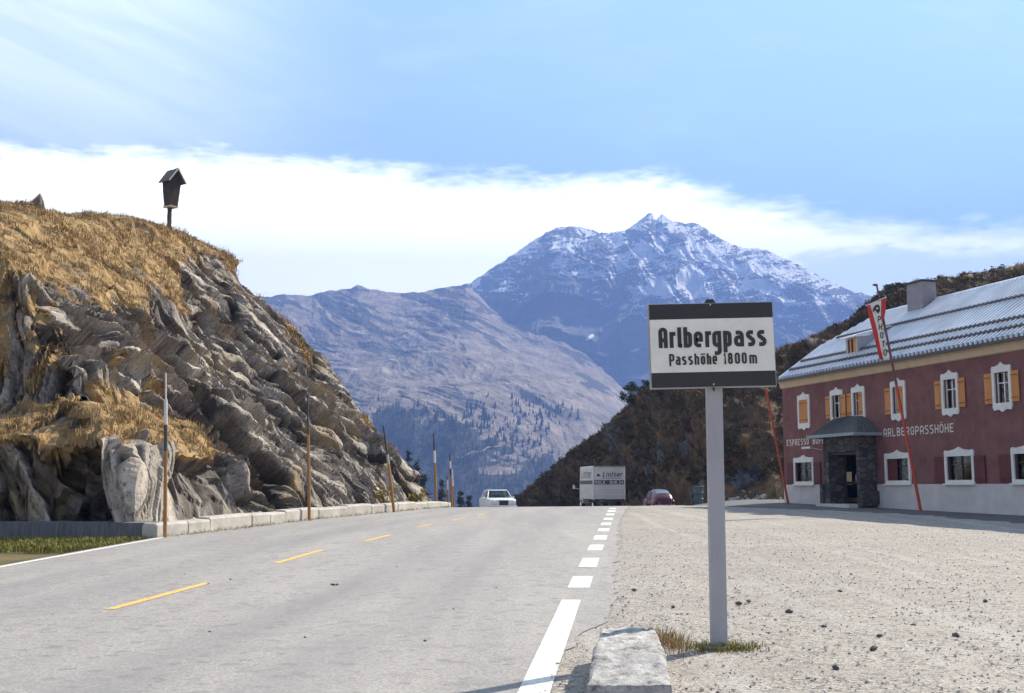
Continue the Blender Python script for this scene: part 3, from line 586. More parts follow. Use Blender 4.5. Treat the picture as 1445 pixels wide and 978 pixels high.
def peak_disp(X, Y, Z, T):
    X = X / .62; Z = Z / .62; Y = Y / .62; a = X / 420 + .35 * Z / 420; b = Z / 1000
    w1 = fbm(X / 900, Z / 700, 3)
    env = np.sin(np.pi * np.clip(T, 0, 1)) ** .6 * sm(0, .1, T)
    g = ridged(a + .5 * w1, b + .3 * w1 + 3, 6, .56); gl = ridged(X / 1300 + .6 * w1 - Z / 900, Z / 1500 + 7, 3)
    dd_ = env * (95 * g + 150 * gl) * (.5 + .7 * sm(.2, .7, T)) + 9 * fbm(X / 60, Z / 60 + Y / 90, 4) * sm(.1, .4, T)
    Y2 = Y - dd_ * .75; Z2 = Z + dd_ * .12 + 7 * ridged(X / 70, Y / 160, 4) * sm(.85, 1, T) * (T <= 1)
    X2 = X * Y2 / Y; X2, Y2, Z2 = X2 * .62, Y2 * .62, Z2 * .62
    return X2, Y2, Z2, g, gl, T
pxs = np.concatenate([np.linspace(-260, 600, 260), np.linspace(601, 1240, 1100), np.linspace(1242, 1720, 160)])
MX, MY, MZ, g, gl, T = range_mesh(pxs, PEAK, PFOOT, 1.05, 430, 700, peak_disp, .62)
PXm, PYm = topx(MX, MY, MZ)
dzx = np.gradient(MZ, axis=1) / (np.gradient(MY, axis=1) + 1e-6)
line = np.interp(PXm, [600, 660, 740, 830, 880, 930, 1000, 1100, 1220], [410, 425, 425, 432, 445, 470, 470, 480, 470])
band_ = .5 * ridged(PXm / 40 + PYm / 60, PYm / 9 + .15 * PXm / 9, 4, .6) + .55 * fbm(PXm / 26, PYm / 20, 6, .62) + .42 * fbm(PXm / 3.2, PYm / 2.6, 3, .7)
gul = -.33 * g
hi = (line - PYm) / 75
snow = sm(.26, .60, band_ + gul + np.clip(hi, -1.2, 1.0) * .85 - .57)
snow *= 1 - .93 * sm(-4, 14, PYm - line + 14 * fbm(PXm / 30, PYm / 30, 3))
def blob(cx, cy_, rx_, ry_, ang, k=.5):
    ca, sa = math.cos(R(ang)), math.sin(R(ang)); dx, dy = PXm - cx, PYm - cy_; p = (dx * ca + dy * sa) / rx_; q = (-dx * sa + dy * ca) / ry_
    return 1 - sm(.7, 1.05, np.sqrt(p * p + q * q) + k * fbm(PXm / 11, PYm / 8, 5, .6))
for b in ((930, 408, 34, 13, -8), (965, 392, 13, 22, 28), (985, 410, 22, 12, 20), (992, 365, 22, 5, 16), (1030, 374, 30, 8, 12), (1074, 402, 22, 7, 5), (1062, 378, 20, 7, 5), (905, 352, 13, 12, -30, .8), (832, 476, 9, 2.4, -35, .3), (897, 494, 7, 2.2, -10, .3), (748, 345, 22, 5, -36, .7), (672, 401, 9, 5, -30, .7), (880, 432, 14, 3, -30, .9), (1110, 425, 12, 5, 40, .9)): snow = np.maximum(snow, blob(*b))
n = NT('alpine_rock'); v = n.map((.01, .01, .01))
c = n.ramp(n.noise(v, 1.4, 8, .68), [(.3, (.05, .052, .058)), (.52, (.11, .108, .106)), (.72, (.21, .20, .19))])
c = n.mix(n.ramp(n.noise(n.map((.004, .002, .008)), 1.5, 6, .6), [(.52, 0.0), (.68, .55)]), c, (.25, .2, .12))
sf = n.ramp(n.math('ADD', n.attr('snow'), n.math('MULTIPLY', n.math('SUBTRACT', n.noise(n.map((.05, .05, .075)), 1, 6, .75), .5), .9)), [(.42, 0.0), (.54, 1.0)])
c = n.mix(sf, c, (.92, .93, .95))
tag(link('snowy_mountain', grid_mesh('snowy_mountain', MX, MY, MZ, True, {'snow': snow}), n.done(c, .95, n.noise(v, 7, 8, .75), .9, 14)), kind='structure')

SHO = [(-300, 430, 3500), (200, 425, 3500), (375, 419, 3500), (400, 415, 3500), (425, 415, 3500), (440, 418, 3480), (454, 411, 3460), (475, 410, 3450), (492, 408, 3450), (504, 403, 3440), (520, 407, 3430), (535, 411, 3430), (560, 413, 3420), (590, 413, 3420), (615, 409, 3400), (640, 404, 3400), (658, 402, 3380), (672, 412, 3350), (690, 432, 3320), (716, 455, 3290), (740, 468, 3270), (770, 476, 3240), (800, 486, 3200), (825, 500, 3150), (850, 520, 3100), (875, 546, 3050), (900, 566, 3000), (980, 605, 2900), (1100, 645, 2800), (1300, 680, 2700), (1720, 690, 2700)]
SFOOT = [(-300, 760, 1450), (600, 745, 1450), (900, 735, 1500), (1300, 735, 1500), (1720, 735, 1500)]
def sho_disp(X, Y, Z, T):
    env = np.sin(np.pi * np.clip(T, 0, 1)) ** .7
    q = X * .45 + Z * 1.0; p = X - .5 * Z
    w1 = fbm(X / 500, Z / 260, 3)
    r1 = ridged(q / 190 + .5 * w1, p / 900, 5, .5); r2 = ridged(q / 75 + .4 * w1, p / 420 + 4, 4, .55)
    dd_ = env * (24 * r1 + 5 * r2 + 26 * np.minimum(0, ridged(X / 240 + .5 * w1 + Z / 700, Z / 900 + 2, 4, .55) - .1) + 85 * fbm(X / 700, Z / 300 + 2, 3)) + 4 * fbm(X / 40, Z / 40, 6, .62) * sm(.02, .2, T)
    Z2 = Z + dd_ * .36 + 4.5 * fbm(X / 38, Y / 50, 4) * sm(.9, 1, T) * (T <= 1); Y2 = Y - dd_ * .85; X2 = X * Y2 / Y
    return X2, Y2, Z2, r1, r2, T
pxs = np.concatenate([np.linspace(-300, 370, 160), np.linspace(371, 930, 900), np.linspace(932, 1720, 200)])
SX, SY, SZ, r1, r2, T = range_mesh(pxs, SHO, SFOOT, 1.15, 430, 250, sho_disp)
PXs, PYs = topx(SX, SY, SZ)
fl = np.interp(PXs, [300, 480, 560, 640, 700, 760, 830, 900], [548, 572, 576, 588, 608, 630, 632, 596])
wood = sm(-8, 26, PYs - fl + 26 * fbm(PXs / 45, PYs / 22, 4)) * (1 - .6 * np.exp(-((PYs - 664) / 7) ** 2 - ((PXs - 702) / 38) ** 2) * 1.6)
wood = np.clip(wood * (1 - .85 * sm(640, 720, PXs) * (1 - sm(640, 672, PYs)) * sm(-.35, .25, fbm(PXs / 20, PYs / 9 + 4, 3))), 0, 1)
dgx = PXs * .9 + PYs * .45; dgy = PYs * .9 - PXs * .42
scrub = np.clip(sm(-.3, .5, -.35 * r1 - .25 * r2 + 1.0 * fbm(dgx / 95, dgy / 17, 6, .62) + .42 * sm(.55, .95, T) - .25 * np.exp(-((T - .42) / .16) ** 2)), 0, 1)
n = NT('alpine_meadow'); v = n.map((.02, .02, .02))
c = n.ramp(n.noise(n.map((.012, .006, .02), (0, R(-24), 0)), 1.6, 8, .68), [(.3, (.10, .082, .068)), (.5, (.24, .195, .15)), (.7, (.43, .355, .27))])
c = n.mix(n.ramp(n.math('ADD', n.attr('scrub'), n.math('MULTIPLY', n.math('SUBTRACT', n.noise(n.map((.03, .012, .05), (0, R(-24), 0)), 1, 7, .75), .5), 1.1)), [(.38, 0.0), (.56, .95)]), c, (.035, .036, .032))
c = n.mix(n.ramp(n.noise(v, 1.6, 7, .7), [(.52, 0.0), (.66, .6)]), c, (.08, .07, .045))
c = n.mix(n.ramp(n.math('ADD', n.attr('wood'), n.math('MULTIPLY', n.math('SUBTRACT', n.noise(n.map((.05, .05, .09)), 1, 5, .7), .5), .9)), [(.4, 0.0), (.58, .93)]), c, (.022, .028, .017))
tag(link('alpine_slope', grid_mesh('alpine_slope', SX, SY, SZ, True, {'scrub': scrub, 'wood': wood}), n.done(c, .95, n.noise(v, 3, 8, .75), .8, 6)), kind='structure')

# conifers: one jagged tree shape, then copies where the photo shows single trees on the far slope
def conifer_shape(seed, h=1.0, tiers=7, seg=9):
    rr_ = random.Random(seed); mb = MB()
    for k in range(tiers):
        z0 = .10 + .82 * k / tiers; r0 = .17 * (1 - k / tiers) ** .9 + .018; z1 = min(1.0, z0 + .26); pts = []
        for i in range(seg * 2):
            a = i * math.pi / seg; rr2 = r0 * (rr_.uniform(.85, 1.2) if i % 2 == 0 else rr_.uniform(.45, .7)); pts.append((rr2 * math.cos(a) * h, rr2 * math.sin(a) * h, (z0 - (.035 if i % 2 == 0 else -.02)) * h))
        tip = mb.bm.verts.new((0, 0, z1 * h)); vv = [mb.bm.verts.new(p) for p in pts]
        for i in range(len(vv)): mb.bm.faces.new((vv[i], vv[(i + 1) % len(vv)], tip))
        mb.bm.faces.new(vv[::-1])
    return mb
fir_m = mat('fir_needles', (.032, .042, .022), .9, (.016, .022, .012), 3)
proto = conifer_shape(1, 1, 5, 6).build('distant_conifer', fir_m)
cand = []
rg = np.random.RandomState(5)
clusters = [(690, 595, 26, 22, 46), (668, 600, 16, 14, 20), (735, 575, 18, 12, 22), (762, 590, 22, 18, 34), (752, 626, 14, 10, 18), (612, 588, 24, 10, 26), (582, 582, 10, 6, 8), (640, 608, 26, 12, 28), (800, 590, 18, 14, 14), (715, 622, 26, 16, 26), (662, 577, 8, 5, 6), (540, 575, 18, 8, 8)]
ok = (PXs > 480) & (PXs < 880) & (T < .99)
pxf, pyf = PXs[ok], PYs[ok]; XYZ = np.stack([SX[ok], SY[ok], SZ[ok]], 1)
first = True
for cx, cyy, sx_, sy_, k in clusters:
    for _ in range(k):
        a, b = rg.normal(cx, sx_ * .75), rg.normal(cyy, sy_ * .7); j = np.argmin((pxf - a) ** 2 + (pyf - b) ** 2)
        o = proto if first else proto.copy()
        if not first: COL.objects.link(o)
        first = False; h = 6 + 10 * rg.rand() ** 1.5; o.location = XYZ[j] - np.array([0, 0, .8]); o.scale = (h * (wd_ := rg.uniform(.85, 1.9)), h * wd_, h); o.rotation_euler = (0, 0, rg.rand() * 6.28)
        tag(o, 'tiny dark conifer dotted over the hazy blue slope across the valley', 'tree', 'conifers dotted over the far slope')
fmb_V, fmb_F = [], []
me0 = conifer_shape(3, 1, 3, 5); me0.bm.verts.ensure_lookup_table(); bmesh.ops.triangulate(me0.bm, faces=me0.bm.faces)
bv = np.array([v_.co[:] for v_ in me0.bm.verts]); bmesh.ops.recalc_face_normals(me0.bm, faces=me0.bm.faces); bf = np.array([[v_.index for v_ in f.verts] for f in me0.bm.faces]); me0.bm.free()
wf = (wood * (PXs > 360) * (PXs < 950) * (PYs < 735) * (T > .005)).ravel() ** 2; wf /= wf.sum(); pk = rg.choice(wf.size, 4200, p=wf)
fp = np.stack([SX.ravel()[pk], SY.ravel()[pk], SZ.ravel()[pk]], 1) + np.concatenate([rg.normal(0, 4, (4200, 2)), np.full((4200, 1), -1)], 1)
hh_ = rg.uniform(6, 15, 4200)[:, None, None]
tag(link('valley_forest', soup('valley_forest', (bv[None] * hh_ * [1.2, 1.2, 1] + fp[:, None]).reshape(-1, 3), (bf[None] + (np.arange(4200) * len(bv))[:, None, None]).reshape(-1, 3)), fir_m), kind='stuff')
# a thin mountain track across the slope
def track(name, pts, wdt):
    V = []
    for a, b in pts:
        j = np.argmin((pxf - a) ** 2 + (pyf - b) ** 2); V.append(Vector(XYZ[j]))
    mb = MB(); up_ = [p + Vector((0, -3, 4.0)) for p in V]; dn_ = [p + Vector((0, -6, 4.0 - wdt)) for p in V]
    a = [mb.bm.verts.new(p) for p in up_]; b = [mb.bm.verts.new(p) for p in dn_]
    for i in range(len(a) - 1): mb.bm.faces.new((a[i], b[i], b[i + 1], a[i + 1]))
    tag(mb.build(name, mat('track_soil', (.26, .22, .16), .95, (.2, .16, .12), .05)), kind='structure')
track('mountain_track', [(645 + i * 3, 648 - .30 * i * 3 + 1.6 * math.sin(i * .7)) for i in range(34)], 3.0)
# dark conifers near the far foot of the cliff, down beyond the pass
def conifer(px, row, d, seed, label):
    p = at(px, row, d); zb = float(gz(p.x, d)) - .6; h = p.z - zb; o = empty('conifer', (p.x, d, zb), 0, label, 'tree', 'conifers beyond the cliff foot')
    rr_ = random.Random(seed); mb = MB(); mb.tube((0, 0, -.5), (0, 0, h * .9), .16, .04, 7); mb.build('trunk', bark_m, o)
    cs_ = []
    for k in range(15):
        z = h * (.12 + .83 * k / 14 + rr_.uniform(-.02, .02)); r0 = h * .17 * (1 - k / 14.5) ** .8 + .12
        for i in range(max(5, int(17 * (1 - k / 17)))):
            z += rr_.uniform(-.25, .25)
            a = rr_.random() * 6.28; r1_ = r0 * rr_.uniform(.55, 1.05); cs_.append((r1_ * math.cos(a), r1_ * math.sin(a), z - r1_ * .35)); cs_.append((r1_ * .45 * math.cos(a), r1_ * .45 * math.sin(a), z - r1_ * .1))
    Vv, Fv = leaf_clumps(np.array(cs_), .45, 11, .15, seed, .8); link('crown', soup('crown', Vv, Fv), fir_m, o)
for i, (px, row, d, lab) in enumerate(((577, 636, 170, 'tall dark conifer rising right behind the rocky skyline by the second pole past the kerb'), (588, 652, 165, 'dark conifer half hidden behind the lower rock edge'), (598, 668, 160, 'small dark conifer just left of the tall snow pole at the kerb end'), (624, 676, 190, 'short conifer between the single snow pole and the group of three'), (650, 694, 175, 'low conifer top showing just right of the three snow poles'), (662, 700, 190, 'lowest conifer top between snow poles and white car'))): conifer(px, row, d, 30 + i, lab)

# ------------------------------------------------------------------ haze over the valley
mb = MB(); mb.box((0, 4400, 880), (12400, 10400, 2120)); hz = mb.build('haze', None); tag(hz, kind='stuff')
hm = bpy.data.materials.new('valley_haze'); hm.use_nodes = True; t = hm.node_tree; t.nodes.clear()
pv = t.nodes.new('ShaderNodeVolumePrincipled'); pv.inputs['Color'].default_value = (.19, .33, .84, 1); pv.inputs['Density'].default_value = HAZE_D; pv.inputs['Anisotropy'].default_value = .15
ho = t.nodes.new('ShaderNodeOutputMaterial'); t.links.new(pv.outputs[0], ho.inputs['Volume']); hz.data.materials.append(hm)

# ------------------------------------------------------------------ common paints
wood_pole = mat('pole_wood', (.42, .22, .075), .8, (.26, .13, .05), 5, .3, 20, stretch=(1, 1, .15))
pole_white = mat('pole_white', (.72, .71, .68), .6, (.55, .53, .5), 9)
pole_black = mat('pole_black', (.035, .033, .035), .6, (.07, .065, .06), 9)
black_paint = mat('black_enamel', (.012, .010, .013), .5, (.022, .019, .022), 4)
sign_white = mat('sign_white_enamel', (.80, .77, .71), .5, (.66, .63, .57), 5)
grey_steel = mat('galvanised_steel', (.33, .34, .37), .5, (.27, .28, .31), 12, metal=.25)
post_paint = mat('post_grey_paint', (.40, .40, .425), .65, (.30, .295, .31), 3, .15, 60, stretch=(1, 1, .25))
bolt_m = mat('bolt_zinc', (.7, .7, .7), .35, metal=.8)
def local_of(o): return o

# ------------------------------------------------------------------ pass sign
sb = gp(1014.5, 915.5); Y0 = sb.y
sg = empty('place_sign', (sb.x, Y0, sb.z - .03), 0, 'white pass summit sign with black bands on a grey post at the gravel edge', 'road sign')
topp = at(1005, 430, Y0) - sg.location
mb = MB(); w, d = .143, .09; ln = topp.x / topp.z; H = topp.z - .03; t2 = .006
pts = [(-w / 2, -d / 2), (w / 2, -d / 2), (w / 2, -d / 2 + t2), (-w / 2 + t2, -d / 2 + t2), (-w / 2 + t2, d / 2 - t2), (w / 2, d / 2 - t2), (w / 2, d / 2), (-w / 2, d / 2)]   # a steel channel
mb.loft([[(x, y, -.2) for x, y in pts], [(x + ln * H, y, H) for x, y in pts]]); mb.build('post', post_paint, sg)
bc = at(1004.1, 487.2, Y0 - d / 2 - .05) - sg.location; W, Hb = 1.155, .785
BM_ = Matrix.Translation(bc) @ Matrix.Rotation(R(-1.25), 4, 'Y')
def bplace(x, y, lift): return BM_ @ Vector((x, -.026 - lift, y))
def bbox(name, x0, x1, z0, z1, y0, y1, m, par, bev=0):
    mb = MB(); mb.box(((x0 + x1) / 2, (y0 + y1) / 2, (z0 + z1) / 2), (x1 - x0, y1 - y0, z1 - z0), bev=bev); bmesh.ops.transform(mb.bm, matrix=BM_, verts=mb.bm.verts); return mb.build(name, m, par)
X = lambda p: (p - 685.5) / 1145 * W
Zr = lambda r: Hb / 2 - r / 785 * Hb
board = bbox('board', -W / 2, W / 2, -Hb / 2, Hb / 2, -.018, .06, grey_steel, sg, .004)
bbox('black_band', -W / 2 + .012, W / 2 - .006, Zr(147), Zr(7), -.0215, -.017, black_paint, board, .001)
bbox('black_band', -W / 2 + .012, W / 2 - .006, Zr(777), Zr(641), -.0215, -.017, black_paint, board, .001)
bbox('white_panel', -W / 2 + .012, W / 2 - .006, Zr(641) + .001, Zr(147) - .001, -.0225, -.017, sign_white, board)
mb = MB(); it = []
b1 = Zr(413); h1 = Hb * 190 / 785
for ch, a, b in (('A', 200, 283), ('r', 300, 356), ('l', 373, 413), ('b', 428, 506), ('e', 522, 605), ('r', 625, 681), ('g', 690, 772), ('p', 789, 867), ('a', 888, 978), ('s', 998, 1082), ('s', 1098, 1184)): it.append((ch, X(a), X(b) - X(a), b1, h1))
letters(mb.bm, it, .19, bplace)
b2 = Zr(573); h2 = Hb * 104 / 785; it = []
for ch, a, b in (('P', 290, 338), ('a', 349, 393), ('s', 405, 448), ('s', 462, 506), ('h', 520, 563), ('ö', 577, 619), ('h', 632, 673), ('e', 684, 727), ('1', 783, 808), ('8', 824, 869), ('0', 887, 934), ('0', 950, 996), ('m', 1019, 1090)): it.append((ch, X(a), X(b) - X(a), b2, h2))
letters(mb.bm, it, .175, bplace)
mb.build('lettering', black_paint, board)
mb = MB(); mb.poly([BM_ @ Vector(p) for p in ((-.055, -.012, Hb / 2), (.055, -.012, Hb / 2), (.03, -.012, Hb / 2 + .035), (-.03, -.012, Hb / 2 + .035))], BM_.to_3x3() @ Vector((0, .03, 0)))
mb.poly([BM_ @ Vector(p) for p in ((-.014, -.02, -Hb / 2), (.014, -.02, -Hb / 2), (.004, -.02, -Hb / 2 - .035), (-.004, -.02, -Hb / 2 - .035))], BM_.to_3x3() @ Vector((0, .01, 0))); mb.build('bracket', black_paint, sg)
mb = MB()
for z in (Hb / 2 - .018, -Hb / 2 + .03): p = BM_ @ Vector((0, -.0225, z)); mb.tube(p, p - Vector((0, .008, 0)), .008, .006, 8)
mb.build('bolt', bolt_m, board)

# ------------------------------------------------------------------ kerb block and low wall
conc = mat('weathered_concrete', (.52, .485, .43), .92, (.30, .275, .245), 1.6, .6, 14)
gran = NT('rough_granite'); v = gran.map((1, 1, 1)); c = gran.ramp(gran.noise(v, 9, 7, .75), [(.34, (.14, .135, .14)), (.46, (.42, .40, .385)), (.64, (.70, .67, .62))]); gran_m = gran.done(c, .95, gran.noise(v, 22, 7, .75), 1, .03)
k0, k1 = Vector((.755, 9.95, 0)), Vector((1.215, 9.95, 0)); k2, k3 = Vector((1.10, 8.15, 0)), Vector((.52, 8.15, 0))
U2, V2 = np.meshgrid(np.linspace(0, 1, 60), np.linspace(0, 1, 120))
bmk = bmesh.new(); ks = bmesh.ops.create_cube(bmk, size=1); bmesh.ops.subdivide_edges(bmk, edges=bmk.edges[:], cuts=23, use_grid_fill=True)
co = np.array([v_.co[:] for v_ in bmk.verts]) + .5
rnd_ = lambda q, r: np.where(q < r, r - np.sqrt(np.maximum(0, r * r - (r - q) ** 2)), 0)
x_, y_, z_ = co.T; xl = k3.x + (k0.x - k3.x) * y_; xr = k2.x + (k1.x - k2.x) * y_
wx = xl + (xr - xl) * x_; wy = 8.15 + 1.8 * y_
edge = np.minimum(np.minimum(x_, 1 - x_) * .5, np.minimum(1 - y_, y_) * 1.8); drop = rnd_(np.minimum(edge, 1), .035) * (z_ > .5)
hz_ = .265 + .012 * fbm(wx * 6, wy * 4, 4) - drop * .9 + .012 * ridged(wx * 12, wy * 7, 3) - .02 * sm(.06, 0, np.abs(wy - 8.4 - .03 * fbm(wx * 9, wx * 0, 3)))
hz_ = hz_ * (.5 + .5 * sm(0, .45, y_)); gk = gz(wx, wy); wz = gk - .12 + (hz_ + .12) * z_
jit = .012 * fbm(wy * 5, wz * 9 + x_ * 5, 4); wx = wx + np.where((x_ < .02) | (x_ > .98), jit - .025 * (x_ < .02) * (1 - z_) + .02 * (x_ > .98) * (1 - z_), 0); wy = wy + np.where(y_ > .98, .02 * fbm(wx * 8, wz * 9, 4), 0)
for v_, p in zip(bmk.verts, np.stack([wx, wy, wz], 1)): v_.co = p
mek = bpy.data.meshes.new('kerb_block'); bmk.to_mesh(mek); bmk.free(); mek.polygons.foreach_set('use_smooth', [True] * len(mek.polygons)); mek.set_sharp_from_angle(angle=R(40))
tag(link('kerb_block', mek, gran_m), 'rough grey granite kerb block lying beside the white edge line', 'kerb stone')

wall = empty('low_wall', (-8.5, 27.9, .42), 0, 'low pale concrete wall along the foot of the rock cliff', 'wall')
kx = np.array([-8.52, -8.05, -6.62, -5.6, -4.62, -3.72, -3.1, -2.95]); ky = np.array([27.85, 29.4, 37.3, 41.3, 44.6, 48.5, 52, 56])
def along(dist):
    s_ = np.concatenate([[0], np.cumsum(np.hypot(np.diff(kx), np.diff(ky)))]); return np.interp(dist, s_, kx), np.interp(dist, s_, ky), s_[-1]
mb = MB(); dd0 = 0; rr_ = random.Random(4); tot = along(0)[2]
while dd0 < tot - .4:
    ln_ = rr_.uniform(.9, 2.9); a = along(dd0); b = along(min(dd0 + ln_ - .012, tot)); A = Vector((a[0], a[1])); B = Vector((b[0], b[1])); dr = (B - A).normalized(); nn = Vector((-dr.y, dr.x)); h = .35 + rr_.uniform(-.035, .03) - .12 * sm(40, 56, A.y); j = rr_.uniform(-.015, .015)
    rings = []
    for p in (A, A + dr * .03, B - dr * .03, B):
        k = .02 if p in (A, B) else 0; g0 = float(gz(p.x, p.y))
        prof = [(-.0 + k + j, -.15), (.0 + k + j, h - .05), (.04 + k + j, h - k), (.36 - k, h - k + .015), (.40, h - .05), (.40, -.15)]
        rings.append([(p.x + nn.x * q_, p.y + nn.y * q_, g0 + z_) for q_, z_ in prof])
    mb.loft(rings); dd0 += ln_
o = mb.build('wall_block', conc, None); o.parent = wall; o.matrix_parent_inverse = Matrix.Translation(-Vector(wall.location)); 
def under(o, parent): o.parent = parent; o.matrix_parent_inverse = Matrix.Translation(-Vector(parent.location)) @ Matrix.Identity(4); return o
mb = MB(); rx0 = -8.6
for i in range(9):
    x1 = rx0 - .02; x0 = rx0 - 1.1; g0 = float(gz(x0, 28)); mb.loft([[(x, 28.02 + .06 * i + q_, g0 + z_) for q_, z_ in ((0, -.2), (.03, .33 + .01 * (i % 2)), (.3, .36), (.34, .3), (.34, -.2))] for x in (x0, x1)]); rx0 -= 1.1
under(mb.build('end_wall', mat('shaded_concrete', (.17, .175, .18), .95, (.09, .09, .10), 3, 1, 10, stretch=(6, 1, .6)), None), wall)  # end face's shade put into the colour, darker than the wall blocks
mb = MB()
for px in (328, 464): p = gp(px, 741 if px < 400 else 728); mb.box((p.x - .02, p.y - .03, p.z + .10), (.22, .07, .13), .2)
under(mb.build('drain_hole', black_paint, None), wall)

# ------------------------------------------------------------------ snow poles
def snow_pole(px0, r0, px1, r1, d, label, secs, rad=.045):
    B = at(px0, r0, d); B.z = min(B.z, float(gz(B.x, d)) + .05) if d < 60 else float(gz(B.x, d)); Tp = at(px1, r1, d); o = empty('snow_pole', B, 0, label, 'snow pole', 'snow poles along the low wall'); v = Tp - B
    for nm, a, b, ra, rb, m in secs: mb = MB(); mb.tube(v * a - (Vector((0, 0, .3)) if a == 0 else Vector()), v * b, rad * ra, rad * rb, 9); mb.build(nm, m, o, True, 40)
full = [('wooden_shaft', 0, .52, 1.1, .95, wood_pole), ('black_band', .52, .68, .97, .93, pole_black), ('white_band', .68, .835, .95, .9, pole_white), ('tip', .835, 1, .5, .42, pole_white)]
dark = [('wooden_shaft', 0, .68, 1.1, .95, wood_pole), ('dark_band', .68, .76, .97, .93, mat('dark_stained_wood', (.12, .07, .035), .8)), ('tip', .76, 1, .7, .45, pole_black)]
snow_pole(233.5, 758, 234, 526, 27.75, 'tall orange wooden snow pole in front of the wall corner with white tip', full)
snow_pole(437, 734, 434, 558, 37.0, 'snow pole with dark tip in front of the pale cliff slab', dark, .05)
snow_pole(557.5, 723, 541, 600, 44.3, 'leaning bare wooden snow pole by the tuft of golden grass', [('wooden_shaft', 0, .55, 1.1, .95, wood_pole), ('white_band', .55, .66, .97, .93, mat('faded_wood', (.45, .38, .3), .8)), ('tip', .66, 1, .85, .6, pole_black)], .055)
snow_pole(616, 721, 612, 612, 51.5, 'snow pole with pale band standing alone at the far end of the wall', [('wooden_shaft', 0, .62, 1.1, .95, wood_pole), ('white_band', .62, .78, .97, .93, pole_white), ('tip', .78, 1, .8, .55, pole_black)], .055)
snow_pole(632, 724, 631.2, 672, 104, 'shortest snow pole left in the group of three', [('wooden_shaft', 0, .62, 1.1, .95, wood_pole), ('white_band', .62, .9, .97, .93, pole_white), ('tip', .9, 1, .8, .55, pole_black)], .07)
snow_pole(638, 722, 634.8, 640, 72, 'tallest snow pole in the group of three with white band and dark tip', [('wooden_shaft', 0, .62, 1.1, .95, wood_pole), ('black_band', .62, .74, .97, .93, pole_black), ('white_band', .74, .87, .95, .9, pole_white), ('tip', .87, 1, .8, .55, pole_black)], .06)
snow_pole(640.5, 724, 638.2, 662, 86, 'snow pole right in the group of three with a pale top half', [('wooden_shaft', 0, .6, 1.1, .95, wood_pole), ('white_band', .6, 1, .97, .7, pole_white)], .06)

# ------------------------------------------------------------------ wayside shrine on the rock
shw = mat('shrine_wood', (.055, .042, .035), .85, (.028, .022, .02), 6, .5, 25, stretch=(1, 1, .2)); shr = mat('shrine_shingle', (.16, .14, .13), .85, (.06, .05, .05), 12, .6, 18); pale = mat('bleached_board', (.5, .47, .43), .8)
SY_ = 55.2; pb = at(238, 334, SY_); sh = empty('wayside_shrine', pb, R(-38), 'dark wooden wayside shrine on a post on top of the grassy rock', 'shrine')
px_m = FPX / (SY_ * 1.05); zt = at(238, 292, SY_).z - pb.z; zr = at(238, 257, SY_).z - pb.z; zp = at(238, 241, SY_).z - pb.z
mb = MB(); mb.box((0, 0, zt / 2 - .2), (.15, .15, zt + .4 + .3), rz=R(38) * 0); mb.build('post', shw, sh)
ox = .09; a, b = .235, .33
mb = MB(); mb.loft([[(ox + sx_ * a * .95, sy_ * a, zt) for sx_, sy_ in ((-1, -1), (1, -1), (1, 1), (-1, 1))], [(ox + sx_ * b, sy_ * b * .95, zr) for sx_, sy_ in ((-1, -1), (1, -1), (1, 1), (-1, 1))]]); cab = mb.build('cabinet', shw, sh)
mb = MB(); mb.box((ox, 0, zt - .025), (.56, .5, .05)); mb.build('base_board', pale, cab)
mb = MB(); e_ = .08
for s_ in (-1, 1):
    mb.loft([[(ox - b - e_, s_ * (b + .13), zr - .10), (ox - b - e_, 0, zp), (ox - b - e_, 0, zp + .045), (ox - b - e_, s_ * (b + .16), zr - .07)], [(ox + b + .16, s_ * (b + .13), zr - .10), (ox + b + .16, 0, zp), (ox + b + .16, 0, zp + .045), (ox + b + .16, s_ * (b + .16), zr - .07)]])
rf = mb.build('roof', shr, sh)
mb = MB()
for s_ in (-1, 1): mb.loft([[(ox + b + q_, s_ * (b + .17), zr - .14), (ox + b + q_, 0, zp - .04), (ox + b + q_, 0, zp + .06), (ox + b + q_, s_ * (b + .17), zr - .05)] for q_ in (.165, .19)])
mb.build('barge_board', pale, rf)
mb = MB(); mb.poly([(ox + b - .02, -b * .93, zr), (ox + b - .02, b * .93, zr), (ox + b - .02, 0, zp - .03)], (-.04, 0, 0)); mb.build('gable', shw, sh)

# ------------------------------------------------------------------ the inn
CB = Vector((13.205, 56.0, .849)); RZ = math.atan2(-.961, .276)
inn = empty('inn_building', CB, RZ, 'dark red two storey inn with ribbed metal roof and stone porch', 'inn')
plum = NT('plum_plaster'); v = plum.map((1, 1, 1)); plum_m = plum.done(plum.ramp(plum.math('ADD', plum.math('MULTIPLY', plum.noise(v, 1.3, 8, .7), .76), plum.math('MULTIPLY', plum.noise(plum.map((2.2, 2.2, .16)), 1.5, 7, .7), .24)), [(.28, (.115, .058, .060)), (.5, (.19, .092, .086)), (.72, (.24, .13, .118))]), .95, plum.noise(v, 30, 6, .7), .6, .012)
cream = mat('cream_plaster', (.62, .50, .36), .9, (.5, .4, .29), 2)
plinth_m = mat('pale_plaster', (.62, .59, .58), .95, (.48, .46, .46), 1.6, .5, 20)
white_w = mat('white_trim', (.74, .74, .72), .7, (.6, .6, .58), 6)
orange = mat('orange_shutter', (.60, .27, .075), .65, (.46, .19, .05), 5, .2, 18, stretch=(1, 1, .15))
red_sh = mat('dark_red_shutter', (.14, .03, .03), .7, (.10, .02, .025), 5)
iron = mat('black_iron', (.03, .028, .03), .6)
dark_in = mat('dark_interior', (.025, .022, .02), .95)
curt = mat('curtain_cloth', (.62, .55, .42), .9, (.4, .33, .24), 9, stretch=(8, 8, .4))
